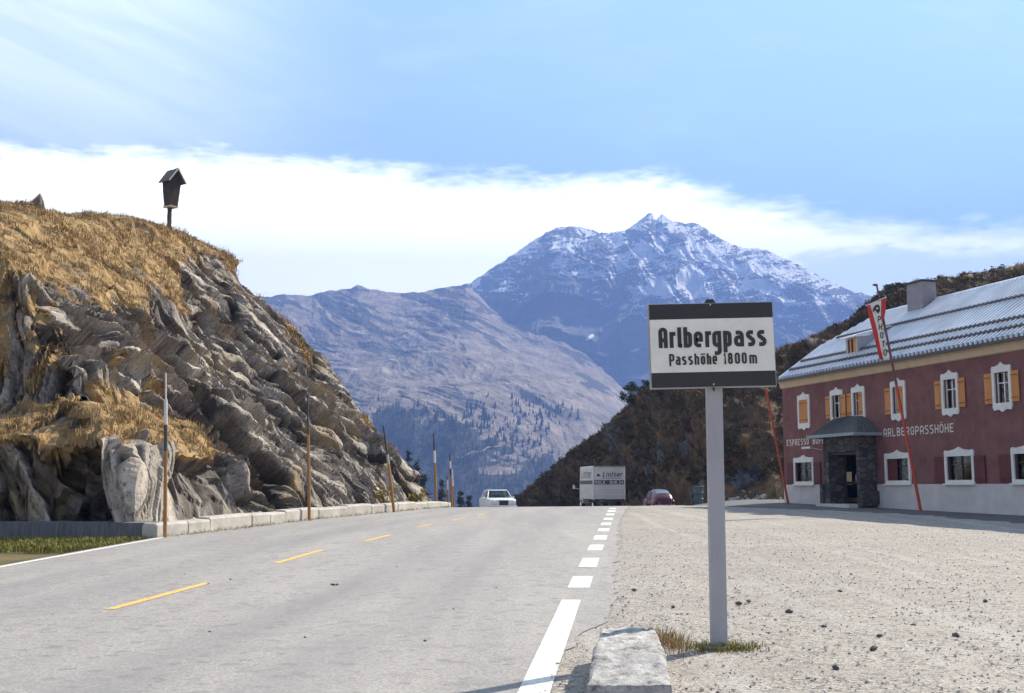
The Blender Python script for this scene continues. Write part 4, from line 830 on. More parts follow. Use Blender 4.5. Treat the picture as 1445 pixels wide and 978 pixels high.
glass = bpy.data.materials.new('window_glass'); glass.use_nodes = True; t = glass.node_tree; t.nodes.clear()
fr_ = t.nodes.new('ShaderNodeFresnel'); fr_.inputs[0].default_value = 1.5; tr = t.nodes.new('ShaderNodeBsdfTransparent'); gl_ = t.nodes.new('ShaderNodeBsdfGlossy'); gl_.inputs['Roughness'].default_value = .03; mxs = t.nodes.new('ShaderNodeMixShader'); t.links.new(fr_.outputs[0], mxs.inputs[0]); tr.inputs[0].default_value = (.8, .84, .84, 1); t.links.new(tr.outputs[0], mxs.inputs[1]); t.links.new(gl_.outputs[0], mxs.inputs[2]); oo = t.nodes.new('ShaderNodeOutputMaterial'); t.links.new(mxs.outputs[0], oo.inputs[0])
LEN, DEP, EV = 22.0, 8.2, 5.56
UP = [(1.51, 2.57, 3.62, 4.98), (4.38, 5.39, 3.72, 4.98), (6.1, 7.09, 3.72, 4.98), (8.99, 9.99, 3.62, 4.98), (12.3, 13.3, 3.62, 4.98), (15.2, 16.2, 3.62, 4.98), (18.2, 19.2, 3.62, 4.98)]
LO = [(.98, 2.76, .90, 2.05), (8.39, 10.14, .90, 2.05), (12.3, 14.0, .90, 2.05), (16.0, 17.7, .90, 2.05)]
fw = .13
holes = [(a + fw, b - fw, c_ + fw, d_ - fw) for a, b, c_, d_ in UP + LO] + [(5.1, 7.55, .88, 2.85)]
xs = sorted({0, LEN, *[h[0] for h in holes], *[h[1] for h in holes]}); zs = sorted({.88, EV, *[h[2] for h in holes], *[h[3] for h in holes]})
mb = MB()
for x0, x1 in zip(xs, xs[1:]):
    for z0, z1 in zip(zs, zs[1:]):
        if any(h[0] - 1e-6 <= x0 and x1 <= h[1] + 1e-6 and h[2] - 1e-6 <= z0 and z1 <= h[3] + 1e-6 for h in holes): continue
        mb.poly([(x0, 0, z0), (x1, 0, z0), (x1, 0, z1), (x0, 0, z1)])
for a, b, c_, d_ in holes:
    for p in (((a, c_), (a, d_)), ((b, c_), (b, d_)), ((a, c_), (b, c_)), ((a, d_), (b, d_))): mb.poly([(p[0][0], 0, p[0][1]), (p[1][0], 0, p[1][1]), (p[1][0], .3, p[1][1]), (p[0][0], .3, p[0][1])])
mb.poly([(0, 0, -.6), (0, DEP, -.6), (0, DEP, EV), (0, 0, EV)]); mb.poly([(LEN, 0, -.8), (LEN, DEP, -.8), (LEN, DEP, EV), (LEN, 0, EV)]); mb.poly([(0, DEP, -.8), (LEN, DEP, -.8), (LEN, DEP, EV), (0, DEP, EV)])
mb.poly([(0, .02, EV), (0, DEP - .02, EV), (0, DEP / 2 + 2.2, 7.35), (0, DEP / 2 - 2.2, 7.35)]); bmesh.ops.remove_doubles(mb.bm, verts=mb.bm.verts, dist=1e-4)
me = bpy.data.meshes.new('wall'); mb.bm.to_mesh(me); mb.bm.free(); wallo = link('wall', me, plum_m, inn)
mb = MB(); mb.box((2.5, .02, .13), (5.06, .1, 1.5)); mb.box((14.9, .02, .10), (14.3, .1, 1.56)); mb.build('plinth', plinth_m, inn)
mb = MB(); mb.loft([[(x, 0, EV - .03), (x, -.06, EV), (x, -.12, EV + .22), (x, -.24, EV + .30), (x, -.24, EV + .34), (x, .3, EV + .34)] for x in (-.05, LEN)]); mb.build('cornice', cream, inn)
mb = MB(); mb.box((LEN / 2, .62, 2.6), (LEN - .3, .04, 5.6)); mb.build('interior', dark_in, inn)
# windows
def window(a, b, c_, d_, crest=.16, swag=True, low=False):
    mb = MB(); y = -.03
    mb.box(((a + fw / 2), y, (c_ + d_) / 2), (fw, .06, d_ - c_)); mb.box(((b - fw / 2), y, (c_ + d_) / 2), (fw, .06, d_ - c_)); mb.box(((a + b) / 2, y, c_ + fw / 2), (b - a - 2 * fw, .06, fw)); mb.box(((a + b) / 2, y, d_ - fw / 2), (b - a - 2 * fw, .06, fw))
    m_ = (a + b) / 2; w_ = (b - a)
    mb.poly([(a - .03, y - .03, d_), (a + .05, y - .03, d_ + crest * .7), (a + .16 * w_, y - .03, d_ + crest * .55), (m_ - .12 * w_, y - .03, d_ + crest * .9), (m_, y - .03, d_ + crest * 1.5), (m_ + .12 * w_, y - .03, d_ + crest * .9), (b - .16 * w_, y - .03, d_ + crest * .55), (b - .05, y - .03, d_ + crest * .7), (b + .03, y - .03, d_)], (0, .055, 0))
    if low: mb.box((m_, y - .05, c_ - .03), (w_ + .1, .12, .06))
    elif swag: mb.poly([(a - .02, y - .03, c_), (b + .02, y - .03, c_), (b - .06, y - .03, c_ - .13), (m_ + .2, y - .03, c_ - .10), (m_, y - .03, c_ - .2), (m_ - .2, y - .03, c_ - .10), (a + .06, y - .03, c_ - .13)], (0, .055, 0))
    f = mb.build('window', white_w, inn)
    mb = MB(); mb.box((m_, .12, (c_ + d_) / 2), (w_ - 2 * fw, .012, d_ - c_ - 2 * fw)); mb.build('pane', glass, f)
    mb = MB(); ih = d_ - c_ - 2 * fw
    for x in ((a + fw + .025), (b - fw - .025), m_): mb.box((x, .10, (c_ + d_) / 2), (.05, .04, ih))
    mb.box((m_, .10, c_ + fw + .66 * ih), (w_ - 2 * fw - .1, .034, .04)); mb.build('sash', iron if low else white_w, f)
    return f, a + fw, b - fw, c_ + fw, d_ - fw
def shutter(f, x0, x1, z0, z1, y, m, n_=4):
    mb = MB(); k = (x1 - x0) / n_
    for i in range(n_): mb.box((x0 + k * (i + .5), y, (z0 + z1) / 2), (k - .012, .03, z1 - z0), bev=.004)
    for z in (z0 + .14 * (z1 - z0), z1 - .14 * (z1 - z0)): mb.box(((x0 + x1) / 2, y - .021, z), (x1 - x0 - .01, .012, .07))
    s_ = mb.build('shutter', m, f); mb = MB()
    for z in (z0 + .14 * (z1 - z0), z1 - .14 * (z1 - z0)): mb = MB(); mb.box(((x0 + x1) / 2, y - .032, z), ((x1 - x0) * .8, .01, .03)); mb.build('hinge', iron, s_)
def curtain(f, x0, x1, z0, z1):
    mb = MB(); n_ = 16; r0 = []
    a = [(x0 + (x1 - x0) * i / n_, .2 + .035 * math.sin(i * 1.9)) for i in range(n_ + 1)]
    va = [mb.bm.verts.new((x, y, z0)) for x, y in a]; vb = [mb.bm.verts.new((x + .03 * math.sin(x * 9), y, z1)) for x, y in a]
    for i in range(n_): mb.bm.faces.new((va[i], va[i + 1], vb[i + 1], vb[i]))
    mb.build('curtain', curt, f)
for i, (a, b, c_, d_) in enumerate(UP):
    f, x0, x1, z0, z1 = window(a, b, c_, d_, swag=i in (0, 3, 4, 5, 6)); m_ = (x0 + x1) / 2; sw = (x1 - x0) / 2 + .04
    if i == 0: shutter(f, x0, m_ - .005, z0, z1, -.02, orange); shutter(f, m_ + .005, x1, z0, z1, -.02, orange)
    elif i == 1: shutter(f, a - .38, a - .01, z0, z1, -.05, orange); shutter(f, b - .10, b + .30, z0 - .02, z1, -.085, orange); curtain(f, x0, x0 + .16, z0, z1)
    elif i == 2: shutter(f, a - .37, a - .01, z0, z1, -.05, orange); shutter(f, m_, x1, z0, z1, -.02, orange)
    elif i == 3: shutter(f, a - .40, a - .01, z0, z1, -.05, orange); shutter(f, m_ - .1, x1, z0, z1, -.02, orange)
    else: shutter(f, a - .40, a - .01, z0, z1, -.05, orange); shutter(f, b + .01, b + .40, z0, z1, -.05, orange); curtain(f, x0, x0 + .2, z0, z1)
for i, (a, b, c_, d_) in enumerate(LO):
    f, x0, x1, z0, z1 = window(a, b, c_, d_, .15, low=True)
    if i == 0: shutter(f, a - .62, a - .02, z0 - .1, z1, -.05, red_sh); shutter(f, b + .02, b + .62, z0 - .1, z1, -.05, red_sh); curtain(f, x0 + .1, x0 + .62, z0, z1); curtain(f, m_ if False else (x0 + x1) / 2 + .05, x1 - .25, z0, z1)
    elif i == 1: shutter(f, x0, x0 + .62, z0, z1, .05, red_sh); curtain(f, x1 - .62, x1 - .36, z0, z1); curtain(f, x1 - .14, x1, z0, z1)
    else: shutter(f, a - .62, a - .02, z0 - .1, z1, -.05, red_sh); shutter(f, b + .02, b + .62, z0 - .1, z1, -.05, red_sh); curtain(f, x0, x0 + .4, z0, z1); curtain(f, x1 - .4, x1, z0, z1)
# roof: ribbed sheet with a half hip at the far end
tin = NT('tin_roof'); v = tin.map((1, 1, 1)); tin.b.inputs['Metallic'].default_value = .45; c = tin.ramp(tin.noise(tin.map((.5, .5, .2)), 2, 6, .65), [(.3, (.60, .62, .66)), (.7, (.84, .86, .90))]); tin_m = tin.done(c, .36, tin.noise(v, 3, 4), .15, .02); tin.b.inputs['Specular IOR Level'].default_value = .5
RY0, RZ0, PT, RYR = -.36, 5.93, math.tan(R(35)), DEP / 2
def rz(y): return RZ0 + PT * (y - RY0) if y <= RYR else RZ0 + PT * (2 * RYR - y - RY0)
mb = MB(); per = .27; x = .12; prev = None
prof = []
while x < LEN + .3:
    prof += [(x, 0), (x + .16, 0), (x + .19, .14), (x + .28, .14), (x + .31, 0)]; x += per
def yt(x): return RYR if x > 2.4 else min(RYR, 2.0 + max(0, x - .3) * (RYR - 2.0) / 2.1)
for s_ in (0, 1):
    prev = None
    for x, h in prof:
        ys = [RY0, yt(x)]; cur = []
        for y in ys:
            Yv = y if s_ == 0 else 2 * RYR - y; cur.append(mb.bm.verts.new((x, Yv, rz(y) + h + (.0 if s_ == 0 else .004))))
        if prev: mb.bm.faces.new((prev[0], cur[0], cur[1], prev[1]))
        prev = cur
mb.poly([(.2, 2.0, rz(2.0) - .01), (.2, 2 * RYR - 2.0, rz(2.0) - .01), (2.45, RYR, rz(RYR) - .01)])
roof = mb.build('roof', tin_m, inn)
mb = MB()
mb.box((LEN / 2 + .2, RY0 - .03, RZ0 - .05), (LEN + .2, .10, .11)); fas = mb.build('gutter', mat('dark_gutter', (.06, .055, .055), .6), inn)
mb = MB(); L0 = math.hypot(2.0 - RY0, rz(2.0) - RZ0)
for s_ in (1, -1): mb.box((.13, RYR + s_ * ((RY0 + 2.0) / 2 - RYR), rz((RY0 + 2.0) / 2) - .06), (.06, L0, .16), rx=R(35) * (1 if s_ == 1 else -1))
mb.build('verge_board', mat('verge_wood', (.09, .07, .06), .85), roof)
guard_m = mat('snow_guard_iron', (.10, .10, .12), .6)
for y in (.12, .75, 2.35):
    mb = MB(); x = .12 + .34 * (1 if y < 2 else 3)
    while x < LEN:
        mb.box((x + .235, y, rz(y) + .16), (.14, .15, .10), rx=R(35)); x += per
    mb.build('snow_guard', guard_m, roof)
mb = MB(); mb.tube((2.45, RYR, rz(RYR) + .05), (LEN + .2, RYR, rz(RYR) + .05), .09, .09, 8); mb.build('ridge_cap', tin_m, roof)
# dormer
dm = MB(); y0, x0, x1, zt_ = .64, 4.78, 5.76, 7.42; yb = 2.0
dm.poly([(x0, y0, rz(y0) - .1), (x0, y0, zt_), (x0, yb, zt_ + .2), (x0, yb, rz(yb) - .1)]); dm.poly([(x1, y0, rz(y0) - .1), (x1, y0, zt_), (x1, yb, zt_ + .2), (x1, yb, rz(yb) - .1)]); dm.poly([(x0, y0, rz(y0) - .1), (x1, y0, rz(y0) - .1), (x1, y0, zt_), (x0, y0, zt_)])
dorm = dm.build('dormer', mat('dormer_sheet', (.40, .42, .47), .5, (.33, .35, .40), 3, metal=.2), roof)
mb = MB(); mb.loft([[(x0 - .16, y0 - .22, zt_), (x1 + .16, y0 - .22, zt_), (x1 + .16, y0 - .22, zt_ + .06), (x0 - .16, y0 - .22, zt_ + .06)], [(x0 - .16, 2.75, zt_ + .62), (x1 + .16, 2.75, zt_ + .62), (x1 + .16, 2.75, zt_ + .68), (x0 - .16, 2.75, zt_ + .68)]]); mb.build('dormer_roof', tin_m, dorm)
mb = MB(); zc = rz(y0) + .43
for x in (x0 + .10, x1 - .10): mb.box((x, y0 - .02, zc), (.14, .06, .74))
for z in (zc - .34, zc + .34): mb.box(((x0 + x1) / 2, y0 - .022, z), (.66, .06, .08))
dw = mb.build('dormer_window', mat('old_trim', (.45, .42, .38), .8), dorm)
mb = MB(); mb.box((x0 + .36, y0 - .012, zc), (.12, .02, .58)); mb.box((x1 - .3, y0 - .012, zc), (.2, .02, .58)); mb.build('shutter', orange, dw)
mb = MB(); mb.box(((x0 + x1) / 2, y0 - .004, zc), (.68, .006, .6)); mb.build('pane', dark_in, dw)
mb = MB(); mb.box((6.1, 3.75, 9.0), (1.1, .75, 1.8)); ch = mb.build('chimney', mat('chimney_render', (.30, .29, .32), .95, (.22, .21, .24), 4, .5, 20), roof)
mb = MB(); mb.box((6.1, 3.75, 9.94), (1.25, .9, .08)); mb.build('chimney_cap', iron, ch)
# porch
stone = NT('porch_stone'); v = stone.map((2.2, 2.2, 3.4)); c = stone.mix(n_b := stone.ramp(stone.vor(v, 1.2, 'DISTANCE_TO_EDGE'), [(.02, 0.0), (.08, 1.0)]), (.05, .047, .048), stone.ramp(stone.vor(v, 1.2, 'F1', 'Color'), [(.2, (.06, .056, .06)), (.8, (.13, .12, .12))])); stone_m = stone.done(c, .95, n_b, .8, .03)
PX0, PX1, PYF, PH = 5.0, 7.75, -.85, 2.98
mb = MB()
mb.box((PX0 + .2, PYF / 2 - .02, PH / 2 - .2), (.4, -PYF - .04, PH + .4)); mb.box((PX1 - .08, PYF / 2 - .02, PH / 2 - .2), (.22, -PYF - .04, PH + .4)); mb.box((6.52, PYF / 2 - .02, 2.62), (2.26, -PYF - .05, .72))
mb.box((PX0 - .12, -.5, .45), (.22, .9, .9)); mb.box((PX1 + .1, -.45, .3), (.2, .8, .6)); porch = mb.build('porch', stone_m, inn)
mb = MB(); mb.box((6.28, -.55, -.06), (2.6, 1.5, .22)); mb.build('doorstep', plinth_m, porch)
prf = MB(); z0, zr_ = 3.0, 3.78; EX0, EX1, EYF = 4.52, 8.2, -1.3
def proof(x, s): return None
rb = [];
vE = [(EX0, 0, z0), (EX0, EYF, z0), (EX1, EYF, z0), (EX1, 0, z0)]; vR = [(4.95, 0, zr_), (7.0, 0, zr_)]; vRf = [(5.15, -.35, zr_), (6.85, -.35, zr_)]
prf.poly([vE[0], vE[1], vRf[0], vR[0]]); prf.poly([vE[1], vE[2], vRf[1], vRf[0]]); prf.poly([vE[2], vE[3], vR[1], vRf[1]]); prf.poly([vR[0], vRf[0], vRf[1], vR[1]])
for i in range(16):
    u_ = (i + .5) / 16; A = Vector(vE[1]).lerp(Vector(vE[2]), u_); B = Vector(vRf[0]).lerp(Vector(vRf[1]), u_); prf.tube(A + Vector((0, 0, .01)), B + Vector((0, 0, .01)), .028, .028, 5)
for i in range(6):
    u_ = (i + .5) / 6; A = Vector(vE[2]).lerp(Vector(vE[3]), u_); B = Vector(vRf[1]).lerp(Vector(vR[1]), u_); prf.tube(A + Vector((0, 0, .01)), B + Vector((0, 0, .01)), .028, .028, 5)
pr = prf.build('porch_roof', mat('slate_roof', (.085, .095, .10), .6, (.05, .055, .06), 5), porch)
mb = MB(); mb.box(((EX0 + EX1) / 2, EYF - .03, z0 - .03), (EX1 - EX0 + .1, .08, .13)); mb.box((EX1 + .02, EYF / 2, z0 - .03), (.08, -EYF, .13)); mb.box((EX0 - .02, EYF / 2, z0 - .03), (.08, -EYF, .13)); mb.build('porch_gutter', mat('green_grey_metal', (.24, .30, .31), .55), pr)
mb = MB(); mb.box((6.48, -.42, 2.2), (2.12, .6, .08)); mb.build('lintel', mat('dark_timber', (.09, .075, .065), .8), porch)
dwood = mat('dark_door_wood', (.05, .028, .022), .6, (.03, .018, .015), 4)
for xa, xb in ((5.42, 6.46), (6.48, 7.53)):
    mb = MB()
    for x in (xa + .06, xb - .06): mb.box((x, -.05, 1.14), (.12, .06, 2.2))
    for z in (.22, 2.18, .95): mb.box(((xa + xb) / 2, -.05, z), (xb - xa - .24, .055, .2 if z < .5 else .12))
    dr = mb.build('door', dwood, inn); mb = MB(); mb.box(((xa + xb) / 2, -.045, 1.2), (xb - xa - .24, .01, 1.8)); mb.build('pane', glass, dr)
    mb = MB(); mb.tube((xb - .1 if xa < 6 else xa + .1, -.12, 1.0), (xb - .1 if xa < 6 else xa + .1, -.12, 1.3), .015, .015, 6); mb.build('handle', bolt_m, dr)
mb = MB(); mb.box((6.9, .1, 1.45), (.16, .02, 1.3)); mb.box((7.2, .1, 1.5), (.06, .02, 1.2)); mb.build('inner_door_frame', white_w, inn)
mb = MB(); mb.box((5.72, -.062, 1.15), (.42, .008, .55)); mb.build('notice_sheet', mat('yellowed_paper', (.62, .48, .26), .9), inn)
# wall lamp and lettering
mb = MB(); mb.tube((3.5, 0, 2.45), (3.3, -.5, 2.55), .018, .018, 6); mb.box((3.1, -.55, 2.56), (.62, .14, .10), rz=R(6)); mb.build('wall_lamp', white_w, inn)
ivory = mat('ivory_lettering', (.66, .62, .56), .8)
def wplace(x, y, lift): return Vector((x, -.006 - lift, y))
mb = MB(); nar = {'I': .4, 'M': 1.3}
letters(mb.bm, line_of('ESPRESSO', .32, 2.36, 2.74, .30, gap=.35), .17, wplace); letters(mb.bm, line_of('BÜFFET', 2.72, 4.25, 2.74, .30, gap=.35), .17, wplace); mb.build('lettering', ivory, inn)
mb = MB(); letters(mb.bm, line_of('ARLBERGPASSHÖHE', 8.35, 12.9, 2.84, .34, gap=.32), .14, wplace); mb.build('lettering', ivory, inn)
mb = MB(); mb.box((LEN / 2, -2.0, -.2), (LEN + 3, 4.0, .02)); mb.bm.free()

# ------------------------------------------------------------------ flag poles and banner
red_p = mat('red_pole_paint', (.50, .075, .035), .6, (.36, .05, .03), 5); brown_p = mat('weathered_pole', (.17, .07, .055), .75, (.1, .05, .04), 6)
def flagpole(px0, r0, px1, r1, d0, d1, label, split, rad=.055):
    B = at(px0, r0, d0); B.z = float(gz(B.x, d0)) - .05; T_ = at(px1, r1, d1); o = empty('flagpole', B, 0, label, 'flagpole'); v = T_ - B
    mb = MB(); mb.tube((0, 0, -.2), v * split, rad * 1.15, rad, 10); mb.build('lower_pole', red_p, o, True, 40); mb = MB(); mb.tube(v * split, v, rad, rad * .6, 10); mb.build('upper_pole', brown_p, o, True, 40)
    mb = MB(); mb.ball(tuple(v + Vector((-.05, 0, .0))), (.11, .07, .05), 8); mb.build('pole_cap', brown_p, o); return B, T_, o
B1, T1, fp1 = flagpole(1301, 722, 1237, 402, 44, 44, 'tall leaning red flagpole in front of the inn carrying the banner', .56)
flagpole(1114, 711, 1057, 430, 53.5, 53.5, 'plain leaning red pole by the inn corner running up behind the sign', .8, .05)
FYD = 43.9
red_c = mat('red_cloth', (.62, .06, .04), .85, (.5, .04, .03), 3); white_c = mat('white_cloth', (.74, .72, .68), .85)
c0, c1 = at(1221.5, 431.8, FYD), at(1250.5, 419.3, FYD); ban = empty('banner', (c0 + c1) / 2, 0, 'red and white PHOTO banner hanging from a crossbar on the flagpole', 'banner'); O = Vector(ban.location)
mb = MB(); mb.tube(c0 - O, c1 - O, .02, .02, 8); mb.build('crossbar', pole_white, ban)
rowsL = [(431, 1223), (445, 1225.5), (460, 1229.5), (480, 1234.5), (507, 1241)]; rowsM = [(430, 1227.5), (445, 1232), (460, 1236), (480, 1240.8), (507, 1246.3)]; rowsR = [(424, 1243.5), (445, 1243.2), (460, 1245.8), (480, 1249.3), (508, 1252.6)]; rowsX = [(420.5, 1250.8), (437, 1250), (452, 1247.5), (460, 1246.1), (508, 1252.7)]
def edge_at(tab, t_, y0, y1): r = y0 + (y1 - y0) * t_; return np.interp(r, [p[0] for p in tab], [p[1] for p in tab]), r
def strip(name, ta, ya, tb, yb_, da, db, m):
    mb = MB(); n_ = 26; k_ = 5; vs2 = []
    for i in range(n_ + 1):
        t_ = i / n_; xa, ra = edge_at(ta, t_, *ya); xb, rb_ = edge_at(tb, t_, *yb_); row = []
        for j in range(k_ + 1):
            u_ = j / k_; dp = da + (db - da) * u_ + .05 * math.sin(t_ * 7 + u_ * 2) * t_; row.append(mb.bm.verts.new(at(xa + (xb - xa) * u_, ra + (rb_ - ra) * u_, FYD + dp) - O))
        vs2.append(row)
    for i in range(n_):
        for j in range(k_): mb.bm.faces.new((vs2[i][j], vs2[i + 1][j], vs2[i + 1][j + 1], vs2[i][j + 1]))
    o = mb.build(name, m, ban, True); sd_ = o.modifiers.new('thickness', 'SOLIDIFY'); sd_.thickness = .006; return o
strip('red_stripe', rowsL, (431, 507), rowsM, (429, 507.5), -.03, .05, red_c); wh = strip('white_stripe', rowsM, (429, 507.5), rowsR, (424, 508), .05, 0, white_c); strip('red_stripe', rowsR, (424, 462), rowsX, (420.5, 462), 0, .10, red_c)
mb = MB(); sxp = FYD * 1.03 / FPX
def bplace2(cx, cyy):
    def f(x, y, lift): return at(cx + x, cyy - y, FYD - .05 - lift * 2) - O
    return f
for ch, cx, cyy, w_, h_ in (('P', 1238.6, 454.6, 4.6, 8.5), ('H', 1239.9, 465.5, 5, 8.5), ('O', 1241.8, 477.5, 5, 9), ('T', 1244.4, 489.5, 5, 8.5), ('O', 1246.6, 502, 5, 9)):
    q = [g_ for g_ in [(ch, -0.0, w_, 0, h_)]]; letters(mb.bm, q, .15, bplace2(cx, cyy))
mb.build('lettering', black_paint, wh)
mb = MB(); ep = [(1231, 440), (1233, 433.5), (1236, 430.5), (1239.5, 429.5), (1241.5, 433), (1242, 438.5), (1239.5, 442.5), (1237, 440.2), (1235.5, 437), (1233.5, 439)]
mb.poly([at(a, b, FYD - .055) - O for a, b in ep]); em = mb.build('emblem', black_paint, wh)
mb = MB(); mb.poly([at(a, b, FYD - .062) - O for a, b in ((1236.4, 434.5), (1238.6, 433.4), (1239.4, 435.4), (1237.6, 436.8))]); mb.build('emblem_mark', white_c, em)

# ------------------------------------------------------------------ vehicles
tyre_m = mat('tyre_rubber', (.02, .02, .02), .9); chrome = mat('chrome', (.75, .76, .78), .18, metal=1.0); hub_m = mat('hubcap', (.6, .6, .62), .3, metal=.9)
white_car = mat('white_car_paint', (.74, .77, .76), .32, (.70, .73, .72), 1.5); dark_gl = mat('car_glass', (.10, .13, .16), .08); maroon = mat('maroon_car_paint', (.11, .012, .02), .28, (.09, .012, .018), 2)
plate_m = mat('number_plate', (.72, .72, .7), .5); lamp_m = mat('lamp_lens', (.75, .76, .72), .12); red_lens = mat('red_lens', (.45, .03, .02), .25)
def ring(y, hw, z0, z1, r=.12, r2=None):
    r2 = r2 or r; p = []
    for cx, cz, a0, rr in ((hw - r2, z1 - r2, 0, r2), (-(hw - r2), z1 - r2, 90, r2), (-(hw - r), z0 + r, 180, r), (hw - r, z0 + r, 270, r)):
        for k in range(4): a = R(a0 + 30 * k); p.append((cx + rr * math.cos(a), y, cz + rr * math.sin(a)))
    return p
def wheels(o, tracks, ys, rad, wid):
    for y in ys:
        for s in (-1, 1):
            mb = MB(); mb.tube((s * tracks - wid / 2, y, rad), (s * tracks + wid / 2, y, rad), rad, rad, 20); w_ = mb.build('wheel', tyre_m, o, True, 40)
            mb = MB(); mb.tube((s * tracks + s * (wid / 2), y, rad), (s * tracks + s * (wid / 2 + .02), y, rad), rad * .58, rad * .5, 16); mb.build('rim', hub_m, w_, True, 40)
def person(loc, rz_, label, shirt, hair_c):
    mb = MB(); prof = [(0, .0, .22, .15), (.18, .0, .23, .14), (.38, .0, .25, .13), (.50, .01, .21, .11), (.56, .015, .10, .08), (.60, .015, .062, .062), (.65, .0, .062, .07), (.69, -.02, .07, .085), (.75, -.02, .078, .1), (.81, -.015, .078, .1), (.86, -.01, .06, .08), (.885, -.005, .02, .03)]
    mb.loft([[(a * math.cos(R(k * 30)), yc_ + b * math.sin(R(k * 30)), z) for k in range(12)] for z, yc_, a, b in prof])
    mb.tube((-.21, -.02, .44), (-.25, -.2, .2), .055, .045, 8); mb.tube((-.25, -.2, .2), (-.15, -.48, .32), .045, .035, 8); mb.tube((.21, -.02, .44), (.25, -.2, .2), .055, .045, 8); mb.tube((.25, -.2, .2), (.15, -.48, .32), .045, .035, 8)
    mb.poly([(-.014, -.115, .735), (.014, -.115, .735), (0, -.122, .78)], (0, -.02, -.01))
    o = mb.build('person', mat('skin', (.55, .34, .25), .6), None, True, 60); o.location = loc; o.rotation_euler = (0, 0, rz_); tag(o, label, 'person')
    mb = MB(); mb.loft([[(a * 1.04 * math.cos(R(k * 30)), yc_ + b * 1.04 * math.sin(R(k * 30)), z) for k in range(12)] for z, yc_, a, b in prof[:5]]); mb.build('clothing', shirt, o, True)
    mb = MB(); mb.loft([[(a * 1.1 * math.cos(R(k * 30)), yc_ + .012 + b * 1.06 * math.sin(R(k * 30)) , z + .012 + (.05 if math.sin(R(k * 30)) < -.3 and z < .84 else 0)) for k in range(12)] for z, yc_, a, b in prof[8:]]); mb.build('hair', hair_c, o, True)
CY_ = 77.0; cp = at(701.5, 700, CY_); cz = float(gz(cp.x, CY_)); car = empty('sedan', (cp.x, CY_, cz), R(11), 'white sedan coming over the crest of the pass', 'car')
RG = [(-2.36, .70, .46, .74), (-2.30, .82, .38, .82), (-2.05, .87, .30, .87), (-1.5, .89, .26, .91), (-.9, .9, .25, .95), (.9, .9, .25, .96), (1.5, .89, .28, .94), (2.1, .86, .34, .90), (2.33, .78, .44, .82)]
mb = MB(); mb.loft([ring(y, hw, a, b, .10, .07) for y, hw, a, b in RG]); body = mb.build('body', white_car, car, True, 50)
mb = MB(); Yf, Yr_, yf, yr2 = -.95, 1.5, -.28, .95
pil = {}
def cab(y, hw, z): return Vector((hw, y, z))
bz, tz, bw, tw = .93, 1.40, .80, .63
c8 = [Vector((s * w_, y, z)) for z, w_, ys in ((bz, bw, (Yf, Yr_)), (tz, tw, (yf, yr2))) for y in ys for s in (-1, 1)]
rtop = [[(s * w_, y, z) for s, w_ in ((-1, tw + .03), (-.5, tw), (.5, tw), (1, tw + .03))] for y, z in ()]
mb.loft([ring(y, w_, a, b, .02, .05) for y, w_, a, b in ((yf - .03, tw + .01, tz - .01, tz + .04), (.1, tw + .03, tz - .01, tz + .075), (.6, tw + .03, tz - .01, tz + .07), (yr2 + .05, tw, tz - .01, tz + .035))])
def bar(a, b, r=.028): mb.tube(a, b, r, r, 6)
for s in (-1, 1):
    bar((s * bw, Yf, bz), (s * tw, yf, tz), .032); bar((s * bw, Yr_, bz), (s * tw, yr2, tz), .06); bar((s * bw, .3, bz), (s * tw, .32, tz), .03); bar((s * bw, .95, bz), (s * tw, .7, tz), .05)
mb.build('roof', white_car, body, True, 50)
cg = bpy.data.materials.new('clear_car_glass'); cg.use_nodes = True; t = cg.node_tree; t.nodes.clear(); tr = t.nodes.new('ShaderNodeBsdfTransparent'); tr.inputs[0].default_value = (.45, .5, .53, 1); gl_ = t.nodes.new('ShaderNodeBsdfGlossy'); gl_.inputs['Roughness'].default_value = .03; fr_ = t.nodes.new('ShaderNodeFresnel'); ms = t.nodes.new('ShaderNodeMixShader'); oo = t.nodes.new('ShaderNodeOutputMaterial'); t.links.new(fr_.outputs[0], ms.inputs[0]); t.links.new(tr.outputs[0], ms.inputs[1]); t.links.new(gl_.outputs[0], ms.inputs[2]); t.links.new(ms.outputs[0], oo.inputs[0])
mb = MB(); mb.poly([(-bw, Yf, bz), (bw, Yf, bz), (tw, yf, tz), (-tw, yf, tz)]); mb.build('windscreen', cg, body)
mb = MB(); mb.poly([(-bw, Yr_, bz), (bw, Yr_, bz), (tw, yr2, tz), (-tw, yr2, tz)]); mb.build('rear_window', cg, body)
for s in (-1, 1): mb = MB(); mb.poly([(s * bw, Yf, bz), (s * bw, Yr_, bz), (s * tw, yr2, tz), (s * tw, yf, tz)]); mb.build('side_window', cg, body)
mb = MB(); mb.box((0, -2.37, .64), (.70, .10, .38), bev=.02); gr = mb.build('grille_frame', chrome, body)
mb = MB(); mb.box((0, -2.415, .635), (.62, .05, .31)); mb.build('grille', iron, gr)
mb = MB()
for k in range(9): mb.box((-.24 + .06 * k, -2.433, .635), (.008, .008, .26))
mb.tube((0, -2.38, .81), (0, -2.38, .90), .008, .006, 5); mb.build('grille_bars', chrome, gr)
for s in (-1, 1):
    mb = MB(); mb.ball((s * .64, -2.29, .66), (.13, .09, .18), 14); h_ = mb.build('headlight', lamp_m, body, True); mb = MB(); mb.box((s * .64, -2.31, .475), (.26, .08, .05), bev=.01); mb.build('bezel', chrome, h_)
    mb = MB(); mb.box((s * .98, -.62, .98), (.14, .05, .09), bev=.015); mb.build('mirror', chrome, body)
